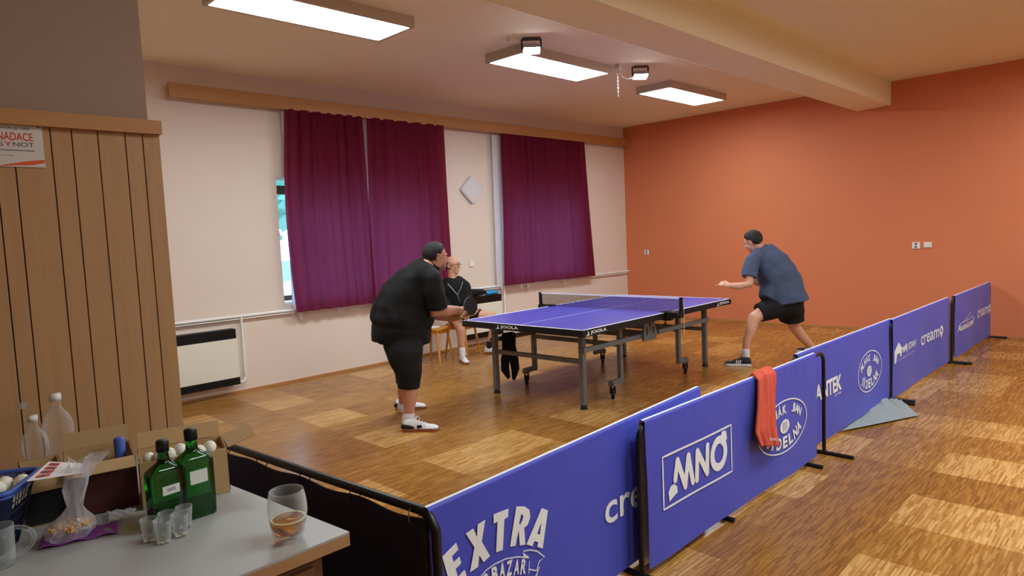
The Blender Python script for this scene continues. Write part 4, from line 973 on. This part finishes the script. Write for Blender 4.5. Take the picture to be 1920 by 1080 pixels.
# -- seated spectator
p3 = empty('person', (5.8, 6.6, 0), label='bald man with glasses in a black zip jacket sitting on a stool by the wall', cat='person')
sd3 = Vector((0.971, -0.237, 0.000))
HC3 = (5.741, 6.767, 1.229); R3 = basis((0.397, -0.917, -0.021))
sp3 = [((5.827, 6.825, 0.582), .17, .13), ((5.811, 6.813, 0.705), .165, .13), ((5.787, 6.793, 0.846), .17, .12), ((5.769, 6.782, 0.951), .18, .11), ((5.757, 6.779, 1.012), .15, .085)]
bd = MB(); bd.limb([(p, a*.9, b_*.9) for p, a, b_ in sp3], sd3)
bd.limb([((5.755, 6.781, 1.012), .065, .065), ((5.742, 6.779, 1.090), .058, .06), ((5.737, 6.770, 1.150), .056, .06)], sd3); head(bd, HC3, R3, .98)
bd.limb([((5.738, 6.809, 0.575), .095, .09), ((5.646, 6.664, 0.551), .085, .08), ((5.563, 6.524, 0.531), .068, .065), ((5.606, 6.514, 0.415), .06, .062), ((5.623, 6.525, 0.286), .05, .05), ((5.632, 6.530, 0.166), .036, .038), ((5.634, 6.528, 0.091), .034, .036)], sd3)
bd.limb([((5.867, 6.737, 0.555), .095, .09), ((5.915, 6.536, 0.552), .085, .08), ((6.026, 6.333, 0.541), .066, .066), ((6.048, 6.340, 0.428), .058, .06), ((6.035, 6.379, 0.290), .048, .048), ((6.020, 6.405, 0.187), .035, .037), ((6.005, 6.417, 0.137), .034, .036)], sd3)
bd.limb([((5.679, 6.874, 0.974), .058, .058), ((5.652, 6.871, 0.822), .05, .05), ((5.602, 6.756, 0.696), .044, .044), ((5.585, 6.585, 0.655), .038, .038), ((5.588, 6.476, 0.643), .026, .03)], sd3); hand(bd, (5.588, 6.476, 0.643), (0.440, -0.814, -0.379), (-0.129, -0.148, 0.981), .5, .9)
bd.limb([((5.905, 6.730, 0.949), .058, .058), ((5.899, 6.682, 0.805), .05, .05), ((5.824, 6.615, 0.678), .044, .044), ((5.717, 6.523, 0.643), .036, .036), ((5.651, 6.474, 0.628), .026, .03)], sd3); hand(bd, (5.651, 6.474, 0.628), (-0.879, -0.141, -0.456), (-0.129, -0.148, 0.981), .5, .9)
remeshed(bd, 'body', M['skin2'], p3, .0055, 4); face_bits(HC3, R3, .98, p3)
hair(HC3, R3, .97, p3, M['hairgrey'], lambda x, y, z: z < -.05 or z > .035 or x > .02 or (x > -.02 and z < -.005), .004, 3)
b = MB(); T = lambda x, y, z: Vector(HC3)+R3 @ Vector((x, y, z))
for sy in (-1, 1):
    b.tube([T(.103, sy*.033+.025*math.cos(t), .004+.015*math.sin(t)) for t in [2*PI*i/16 for i in range(16)]], .0022, 6, closed=True); b.tube([T(.100, sy*.058, .008), (T(.04, sy*.083, .01)), T(-.015, sy*.087, .004)], .0022, 6)
b.tube([T(.104, -.009, .006), T(.107, 0, .009), T(.104, .009, .006)], .002, 6); b.build('glasses', M['blackmetal'], p3)
sh = MB(); sh.limb([(p, a, b_) for p, a, b_ in sp3], sd3)
sh.limb([((5.703, 6.826, 0.998), .08, .08), ((5.679, 6.874, 0.956), .08, .08), ((5.648, 6.875, 0.822), .07, .07), ((5.599, 6.758, 0.696), .062, .062), ((5.586, 6.611, 0.662), .055, .055)], sd3)
sh.limb([((5.838, 6.749, 0.989), .08, .08), ((5.905, 6.730, 0.940), .08, .08), ((5.901, 6.680, 0.804), .07, .07), ((5.828, 6.612, 0.686), .062, .062), ((5.741, 6.542, 0.648), .055, .055)], sd3)
jk = remeshed(sh, 'jacket', M['blackcloth'], p3, .009, 8, fold=.016)
b = MB(); b.tube([(5.623, 6.737, 0.993), (5.654, 6.683, 0.921), (5.691, 6.638, 0.846), (5.736, 6.639, 0.737)], .0045, 6); b.tube([(5.792, 6.630, 1.012), (5.750, 6.627, 0.931), (5.691, 6.638, 0.846)], .0045, 6); b.build('zip', M['silver'], p3)
so = MB(); so.limb([((5.817, 6.807, 0.601), .18, .14), ((5.808, 6.788, 0.542), .18, .13)], sd3); so.limb([((5.732, 6.802, 0.576), .115, .11), ((5.662, 6.703, 0.556), .10, .095)], sd3); so.limb([((5.867, 6.737, 0.564), .115, .11), ((5.897, 6.591, 0.558), .105, .10), ((5.934, 6.519, 0.554), .095, .09)], sd3)
remeshed(so, 'shorts', M['blackcloth'], p3, .009, 8, fold=.012)
hh = Vector((5.664, 6.518, 0.000)); hh = Vector((5.60, 6.52, .002)); shoe(hh, hh+Vector((-0.417, -0.909, 0.000))*.28, p3, M['shoewhite'], M['gum'], None, lace=M['white'])
hh = Vector((6.13, 6.64, .002)); shoe(hh, hh+Vector((0.465, -0.886, 0.000))*.29, p3, M['shoewhite'], M['gum'], None)
b = MB(); b.limb([((5.632, 6.530, 0.158), .042, .044), ((5.634, 6.529, 0.082), .044, .046)], sd3); b.build('sock', M['sock'], p3)
b = MB(); b.limb([((6.017, 6.407, 0.191), .039, .041), ((6.008, 6.415, 0.140), .039, .041)], sd3); b.build('sock', M['blackcloth'], p3)

# stools
def stool(x, y, rz, label):
    e = empty('stool', (x, y, 0), rz, label, 'stool', 'honey coloured wooden stools by the window wall')
    b = MB(); hw = .17
    P = []
    for qx, qy, a0 in ((1, 1, 0), (-1, 1, 90), (-1, -1, 180), (1, -1, 270)):
        for k in range(6): a = math.radians(a0+90*k/5); P.append((qx*(hw-.05)+.05*math.cos(a), qy*(hw-.05)+.05*math.sin(a)))
    b.rings([[Vector((a, c, .425)) for a, c in P], [Vector((a, c, .45)) for a, c in P]], smooth=False); local(b, 'seat', M['beech'], e)
    for sx in (-1, 1):
        for sy in (-1, 1): b = MB(); b.tube([(sx*.12, sy*.12, .43), (sx*.17, sy*.17, .0)], [.018, .013], 10); local(b, 'leg', M['beech'], e)
    b = MB()
    for s_ in (-1, 1): b.box((0, s_*.125, .395), (.24, .018, .05)); b.box((s_*.125, 0, .395), (.018, .24, .05))
    local(b, 'apron', M['beech'], e); return e
stool(5.40, 6.80, .35, 'honey wooden stool with a paper on its seat, left of the seated man')
stool(5.86, 6.78, .3, 'honey wooden stool under the seated man in glasses')
b = MB(); b.box((5.38, 6.78, .4535), (.2, .14, .003), .5); tag(b.build('paper_sheet', M['paper']), 'white paper sheet lying on the empty stool', 'paper')

# ------------------------------------------------------------------ counter and its things
Zc = .85
e = empty('counter', (.2, 2.1, 0), label='grey laminate counter with wooden edge below the wood panelling', cat='counter')
cq = [(-1.6, 1.5), (.879, 1.5), (.765, 2.706), (-1.6, 2.706)]
b = MB(); b.rings([[Vector((x, y, Zc-.006)) for x, y in cq], [Vector((x, y, Zc)) for x, y in cq]], smooth=False); b.build('worktop', M['laminate'], e)
b = MB(); b.rings([[Vector((x, y, Zc-.036)) for x, y in cq], [Vector((x, y, Zc-.0062)) for x, y in cq]], smooth=False); b.build('edge_board', M['edgewood'], e)
b = MB(); b.box((-.4, 2.11, .407), (2.42, 1.17, .814)); b.build('cabinet', M['cabinet'], e)
b = MB()
for x in (-1.2, -.4, .4): b.box((x, 1.517, .42), (.76, .018, .74))
b.build('door', M['cabinet'], e)

def carton(x, y, rz, wx, wy, hh, out, inn, label, flaps, name='carton'):
    e = empty(name, (x, y, Zc), rz, label, 'box')
    t = .004; b = MB()
    b.box((0, 0, t/2), (wx, wy, t), m=inn)
    for sx in (-1, 1):
        b.box((sx*(wx/2-t/4), 0, hh/2), (t/2, wy, hh), m=out); b.box((sx*(wx/2-t*.75), 0, hh/2), (t/2, wy-t, hh), m=inn)
    for sy in (-1, 1):
        b.box((0, sy*(wy/2-t/4), hh/2), (wx-t, t/2, hh), m=out); b.box((0, sy*(wy/2-t*.75), hh/2), (wx-t, t/2, hh), m=inn)
    local(b, 'carton_body', None, e)
    for (sd_, ang, ln, mm) in flaps:
        # hinge at the rim of side sd_; ang 0 = straight up, 90 = level outwards, 180 = hanging
        a = math.radians(ang); q = MB()
        if sd_ in 'xX':
            s_ = 1 if sd_ == 'x' else -1; p0 = Vector((s_*(wx/2+.002), 0, hh+.001)); dr = Vector((s_*math.sin(a), 0, math.cos(a))); q.box(p0+dr*ln/2, (ln, wy-.006, .003), Matrix((dr, Vector((0, 1, 0)), dr.cross(Vector((0, 1, 0))))).transposed(), mm)
        else:
            s_ = 1 if sd_ == 'y' else -1; p0 = Vector((0, s_*(wy/2+.002), hh+.001)); dr = Vector((0, s_*math.sin(a), math.cos(a))); q.box(p0+dr*ln/2, (ln, wx-.006, .003), Matrix((dr, Vector((1, 0, 0)), dr.cross(Vector((1, 0, 0))))).transposed(), mm)
        local(q, 'flap', None, e)
    return e
K, MR, BK = M['kraft'], M['maroon'], M['blackcard']
carton(.708, 2.160, -.27, .24, .16, .135, MR, K, 'open brown carton full of white balls at the counter end', [('Y', 176, .135, K), ('x', 74, .085, K), ('y', 25, .05, K)])
carton(.512, 2.275, -.2, .176, .20, .15, MR, K, 'dark red open carton standing behind the snack bag', [('Y', 120, .045, K), ('y', 10, .05, K)])
carton(.368, 2.285, -.1, .095, .14, .155, BK, K, 'black carton with kraft flaps carrying the flyer', [('Y', 150, .06, K)])
b = MB(); b.lathe([(.0, 0), (.015, 0), (.0155, .004), (.0155, .17), (.013, .175), (0, .175)], (.571, 2.285, Zc+.006), 18); tag(b.build('blue_tin', M['bluetub']), 'dark blue tin standing in the dark red carton behind the green bottles', 'tin')

def ball(x, y, z, r, label, grp):
    b = MB(); b.ellip((x, y, z), (r, r, r), n=20); return tag(b.build('table_tennis_ball', M['ball']), label, 'ball', grp)
cR_ = Matrix.Rotation(-.27, 3, 'Z'); base = Vector((.708, 2.160, Zc))
spots = [(-.075, -.05, .125), (-.06, -.005, .15), (-.03, -.045, .125), (-.012, .005, .152), (.02, -.048, .122), (.045, .0, .13), (.075, -.035, .118), (.078, .02, .158), (-.075, .045, .12), (-.03, .048, .12), (.02, .045, .12)]
bl0 = None
for i, (x, y, z) in enumerate([(0.608, 2.141, 0.985), (0.631, 2.117, 0.990), (0.648, 2.085, 1.000), (0.678, 2.084, 1.005), (0.696, 2.078, 0.990), (0.715, 2.036, 1.000), (0.745, 2.036, 1.005), (0.669, 2.124, 0.970)]):
    ball(x, y, z, .0185, 'white table tennis ball in the open carton behind the green bottles', 'balls in the carton')
# inner fill so the balls rest on a layer
b = MB(); b.box((0, 0, .058), (.228, .15, .105)); bx = b.build('card_insert', M['kraft']); bx.location = base; bx.rotation_euler = (0, 0, -.27); tag(bx, 'kraft card insert under the balls in the open carton', 'box insert')

# basket
bk = empty('basket', (.20, 2.155, Zc), -.52, 'blue plastic basket full of white balls at the left edge', 'basket')
bw, bd_, bh = .24, .20, .17
def rr(hx, hy, r, z, n=5):
    P = []
    for qx, qy, a0 in ((1, 1, 0), (-1, 1, 90), (-1, -1, 180), (1, -1, 270)):
        for k in range(n+1): a = math.radians(a0+90*k/n); P.append(Vector((qx*(hx-r)+r*math.cos(a), qy*(hy-r)+r*math.sin(a), z)))
    return P
b = MB(); b.tube(rr(bw/2, bd_/2, .03, bh), .007, 8, closed=True, side=(0, 0, 1)); b.tube(rr(bw/2-.002, bd_/2-.002, .03, bh-.012), .004, 8, closed=True, side=(0, 0, 1)); local(b, 'rim', M['bluetub'], bk)
b = MB(); top, bot = rr(bw/2-.004, bd_/2-.004, .03, bh, 5), rr(bw/2-.045, bd_/2-.04, .025, .004, 5); N = len(top)
def lerpring(t, m_=150):
    out = []
    for k in range(m_):
        s = k/m_*N; i = int(s); fr = s-i; a = bot[i].lerp(bot[(i+1) % N], fr); c = top[i].lerp(top[(i+1) % N], fr); out.append(a.lerp(c, t))
    return out
lo, hi = lerpring(0), lerpring(1)
for a, c in zip(lo, hi): b.tube([a, c], .0012, 5, cap=False)
for t in (0, .15, .3, .45, .6, .75, .88): b.tube(lerpring(t, 48), .0015, 5, closed=True, side=(0, 0, 1))
M['navy'] = mat('dark_navy_plastic', C(24, 30, 62), .5); local(b, 'mesh_wall', M['navy'], bk)
b = MB(); b.rings([rr(bw/2-.045, bd_/2-.04, .025, 0), rr(bw/2-.045, bd_/2-.04, .025, .004)], smooth=False); b.rings([rr(bw/2-.05, bd_/2-.046, .02, .006), rr(bw/2-.03, bd_/2-.028, .02, .098)], smooth=False); local(b, 'basket_base', M['navy'], bk)
Rb = Matrix.Rotation(-.52, 3, 'Z'); bb = Vector((.20, 2.155, Zc)); r = random.Random(5)
for iy in range(4):
    for ix in range(5):
        for iz in range(2):
            if iz == 1 and (ix in (0,) or iy in (0, 3) or (ix == 4 and iy == 1)): continue
            x = -.080+ix*.040; y = -.058+iy*.040; z = .122+iz*.036
            if iz: x += .018; y += .012
            p = bb+Rb @ Vector((x, y, z)); ball(p.x, p.y, p.z, .0198, 'white table tennis ball heaped in the blue basket', 'balls in the blue basket')

# flyer on the black carton
e = empty('flyer', (.33, 2.2, Zc+.16), label='white leaflet with small red and orange pictures lying on the black carton', cat='leaflet')
fl_ = [Vector((0.292, 2.004, 1.042)), Vector((0.420, 2.031, 1.022)), Vector((0.442, 2.128, 1.018)), Vector((0.369, 2.167, 1.036))]
b = MB(); b.rings([[v for v in fl_], [v+Vector((0, 0, .0015)) for v in fl_]], smooth=False); b.build('sheet', M['paper'], e)
def fq(u, v_): return fl_[0].lerp(fl_[1], u).lerp(fl_[3].lerp(fl_[2], u), v_)+Vector((0, 0, .0028))
b = MB()
for k in range(4):
    v0 = .1+k*.22; b.add([fq(.10, v0), fq(.36, v0), fq(.36, v0+.14), fq(.10, v0+.14)], [(0, 1, 2, 3)], M['orange'] if k == 0 else M['red']); b.add([fq(.19, v0), fq(.25, v0), fq(.25, v0+.14), fq(.19, v0+.14)], [(0, 1, 2, 3)], M['greyprint'])
b.build('picture', None, e)

# large clear plastic bottle behind
def pbottle(x, y, z, s, label):
    e = empty('plastic_bottle', (x, y, z), label=label, cat='bottle')
    pr_ = [(.030, 0), (.036, .006), (.037, .04), (.032, .048), (.036, .056), (.032, .064), (.036, .072), (.032, .080), (.036, .088), (.030, .105), (.029, .125), (.034, .145), (.039, .168), (.038, .190), (.030, .212), (.016, .230), (.0125, .24), (.012, .262)]
    b = MB(); b.lathe([(r_*s, z_*s) for r_, z_ in pr_], (x, y, z), 28, cap=True); b.build('bottle_wall', M['pet'], e)
    b = MB(); b.lathe([(.0, .255*s), (.015*s, .255*s), (.015*s, .275*s), (.0, .275*s)], (x, y, z), 16); b.build('cap', M['white'], e)
pbottle(.462, 2.52, Zc, 1.12, 'tall empty clear plastic bottle with white cap against the wood panelling')
pbottle(.395, 2.50, Zc, .93, 'smaller empty clear plastic bottle left of the tall one')

# green bottles
def gbottle(x, y, rz, s, label, lz, lab):
    e = empty('green_bottle', (x, y, Zc), rz, label, 'bottle', 'flat green glass bottles')
    def ring(hx, hy, r, z, n=6):
        r = min(r, hx*.98, hy*.98); P = []
        for qx, qy, a0 in ((1, 1, 0), (-1, 1, 90), (-1, -1, 180), (1, -1, 270)):
            for k in range(n+1): a = math.radians(a0+90*k/n); P.append(Vector((qx*(hx-r)+r*math.cos(a), qy*(hy-r)+r*math.sin(a), z)))
        return P
    prof = [(.043, .026, .008, 0), (.0475, .029, .009, .004), (.0485, .030, .009, .04), (.0485, .030, .009, .160), (.046, .029, .010, .167), (.034, .025, .018, .180), (.022, .019, .017, .189), (.0165, .0165, .0164, .196), (.0145, .0145, .0144, .215), (.0145, .0145, .0144, .240)]
    b = MB(); b.rings([ring(a*s, c*s, r_*s, z*s) for a, c, r_, z in prof]); local(b, 'glass_body', M['greenglass'], e)
    b = MB(); b.rings([ring((a-.004)*s, (c-.004)*s, r_*s, z*s) for a, c, r_, z in [(.042, .026, .01, .008), (.0455, .029, .012, .04), (.0455, .029, .012, .055 if lz > .11 else .07)]]); local(b, 'liquor', mat('dark_liquor', (.03, .12, .03, 1), .1), e)
    b = MB(); b.lathe([(.0, .222*s), (.0175*s, .222*s), (.0175*s, .250*s), (.015*s, .254*s), (0, .254*s)], (0, 0, 0), 18); local(b, 'cap', M['black'], e)
    b = MB(); b.box((.002, -.0302*s, lz), (.048*s, .001, lab*s)); lb = local(b, 'paper_label', M['label'], e)
    b = MB()
    for k in range(2 if lab < .03 else 0): b.box((.002, -.0302*s-.0008, lz-.002+k*.005), (.024*s, .0006, .0018))
    if lab < .03: local(b, 'label_print', M['greyprint'], lb)
gbottle((0.584, 1.932, 0.850)[0], (0.584, 1.932, 0.850)[1], .10, .93, 'green glass bottle with a small white written label, front left of the two', .105, .026)
gbottle((0.660, 1.937, 0.850)[0], (0.660, 1.937, 0.850)[1], .04, .98, 'taller green glass bottle with a blank pale label, right of the two', .118, .038)

# glasses
def shot(x, y, label, h=.058):
    b = MB(); c = (x, y, Zc)
    b.lathe([(.0, .0), (.0145, .0), (.0155, .002), (.0235, h), (.0218, h), (.0145, .014), (.0, .013)], c, 24, cap=False); b.build('shot_glass', M['glass']); o = bpy.data.objects[-1] if False else None
    return None
for i, (x, y, lb) in enumerate(((.515, 1.862, 'leftmost'), (.5355, 1.822, 'front'), (.560, 1.868, 'back middle'), (.580, 1.830, 'front right'), (.606, 1.874, 'rightmost'))):
    b = MB(); h = .06
    b.lathe([(.0, .0), (.0145, .0), (.0155, .002), (.0215, h), (.0200, h), (.0140, .014), (.0, .013)], (x, y, Zc+.0003), 24, cap=False)
    b.mi(M['glass']); b.lathe([(.0, .0008), (.0138, .0008), (.0142, .003), (.0140, .0125), (.0, .0125)], (x, y, Zc+.0003), 24, m=M['solidglass'])
    tag(b.build('shot_glass', M['glass']), 'small clear shot glass, %s of the five before the green bottles' % lb, 'shot glass', 'empty shot glasses')
e = empty('beer_glass', (.757, 1.585, Zc), label='rounded beer tumbler one third full of amber beer', cat='glass')
bp = [(.0, .0), (.033, .0), (.035, .003), (.0365, .008), (.044, .038), (.0485, .068), (.049, .084), (.0465, .108), (.042, .128)]
bi = [(.0402, .128), (.0446, .108), (.047, .084), (.0465, .068), (.042, .040), (.035, .018), (.0, .014)]
b = MB(); b.lathe(bp+bi, (.757, 1.585, Zc+.0003), 40, cap=False); b.build('glass_wall', M['glass'], e)
b = MB(); b.lathe([(0, .0141), (.0348, .0181), (.0418, .0401), (.0444, .054), (0, .054)], (.757, 1.585, Zc+.0003), 40, cap=False); b.build('beer', M['beer'], e)
b = MB(); b.lathe([(.038, .0543), (.0444, .0543), (.0444, .0556), (.038, .0556), (.038, .0543)], (.757, 1.585, Zc+.0003), 40, cap=False); b.build('foam', mat('beer_foam', C(240, 225, 190), .7), e)
e = empty('glass_mug', (.222, 2.012, Zc), label='clear glass beer mug with handle at the lower left edge', cat='mug')
b = MB(); b.lathe([(0, 0), (.033, 0), (.035, .01), (.037, .098), (.0335, .098), (.032, .015), (0, .012)], (.222, 2.012, Zc+.0003), 32, cap=False); b.build('mug_body', M['glass'], e)
b = MB(); b.tube([(.255+.040*math.sin(t)*1.0, 2.007-.006*math.sin(t), Zc+.052+.034*math.cos(t)) for t in [PI*i/14 for i in range(15)]], .0055, 10); b.build('handle', M['glass'], e)

# snack bag and wrapper
def crumple(V, F, name, m, label=None, cat=None, parent=None, th=.0006):
    b = MB(); b.add(V, F, None, True); o = b.build(name, m, parent); md = o.modifiers.new('t', 'SOLIDIFY'); md.thickness = th
    if label: tag(o, label, cat)
    return o
w4 = [Vector((0.308, 2.075, 0.852)), Vector((0.331, 2.001, 0.852)), Vector((0.479, 1.992, 0.852)), Vector((0.490, 2.091, 0.852)), Vector((0.378, 2.176, 0.852))]
b = MB(); nx, ny = 24, 8; V = []
A0, A1, B0, B1 = Vector((0.305, 2.032, 0.852)), Vector((0.473, 1.980, 0.852)), Vector((0.338, 2.136, 0.852)), Vector((0.494, 2.058, 0.852))
for j in range(ny+1):
    for i in range(nx+1):
        u, v_ = i/nx, j/ny; p = A0.lerp(A1, u).lerp(B0.lerp(B1, u), v_); V.append(p+Vector((0, 0, .004+.005*math.sin(u*6)*math.sin(v_*3)+.003*math.sin(u*17+v_*4))))
wr_ = crumple(V, [(j*(nx+1)+i, j*(nx+1)+i+1, (j+1)*(nx+1)+i+1, (j+1)*(nx+1)+i) for j in range(ny) for i in range(nx)], 'snack_wrapper', M['violet'], 'flattened violet and white snack wrapper under the peanut bag', 'wrapper')
b = MB(); q = [A0.lerp(A1, u).lerp(B0.lerp(B1, u), v_)+Vector((0, 0, .0165)) for u, v_ in ((.22, .15), (.70, .55), (.72, .85), (.28, .6))]; b.add(q, [(0, 1, 2, 3)]); b.build('white_print', M['paper'], wr_)
C0, C1, D0, D1 = Vector((0.472, 2.059, 0.852)), Vector((0.528, 2.044, 0.852)), Vector((0.489, 2.150, 0.852)), Vector((0.555, 2.108, 0.852)); V = []
for j in range(9):
    for i in range(13):
        u, v_ = i/12, j/8; p = C0.lerp(C1, u).lerp(D0.lerp(D1, u), v_); V.append(p+Vector((0, 0, .006+.007*abs(math.sin(u*8+v_*5)))))
crumple(V, [(j*13+i, j*13+i+1, (j+1)*13+i+1, (j+1)*13+i) for j in range(8) for i in range(12)], 'plastic_wrap', M['film'], 'crumpled transparent wrap right of the violet wrapper', 'wrapper')
bg_c = Vector((0.378, 2.035, 0.870))
e = empty('snack_bag', (bg_c.x, bg_c.y, Zc), label='clear plastic bag twisted at the neck holding peanuts', cat='bag')
r = random.Random(11); b = MB(); R = []
prof = [(.044, .012, 0, 0), (.056, .022, 0, 0), (.058, .032, 0, .002), (.046, .05, .004, .004), (.028, .07, .010, .006), (.017, .088, .016, .008), (.020, .105, .018, .01), (.028, .135, .022, .012), (.026, .165, .030, .012), (.022, .19, .036, .01), (.030, .205, .040, .01)]
for rr_, z, dx, dy in prof:
    ring = []
    for j in range(36):
        a = 2*PI*j/36; q = rr_*(1+.10*math.sin(5*a+z*40)+.08*math.sin(9*a-z*70)+r.uniform(-.04, .04)); ring.append(Vector((bg_c.x+dx+q*math.cos(a), bg_c.y+dy+q*math.sin(a)*.8, Zc+z+.004*math.sin(3*a)*(z > .15)*3)))
    R.append(ring)
b.rings(R, cap=False); b.build('bag_film', M['film'], e)
b = MB(); c = Vector((bg_c.x+.045, bg_c.y+.01, Zc+.175)); R = []
for k, (q, z) in enumerate(((.012, -.02), (.018, 0), (.024, .02), (.030, .035))): R.append([c+Vector((.02*k*.6+q*math.cos(a)*(1+.2*math.sin(4*a)), q*.6*math.sin(a), z)) for a in [2*PI*j/20 for j in range(20)]])
b.rings(R, cap=False); b.build('bag_ear', M['film'], e)
b = MB()
for k in range(99):
    a, q = r.uniform(0, 2*PI), r.uniform(0, 1)**.5*.046; z = r.uniform(.016, .032)*(1-q*4)+.006; R3_ = Matrix.Rotation(r.uniform(0, PI), 3, 'Z') @ Matrix.Rotation(r.uniform(-.5, .5), 3, 'Y'); b.ellip((bg_c.x+q*math.cos(a), bg_c.y+q*math.sin(a)*.8, Zc+.014+max(0, z)), (.009, .0045, .0045), R3_, 8)
o = b.build('peanuts', M['nuts'], e); tag(o, kind='stuff')
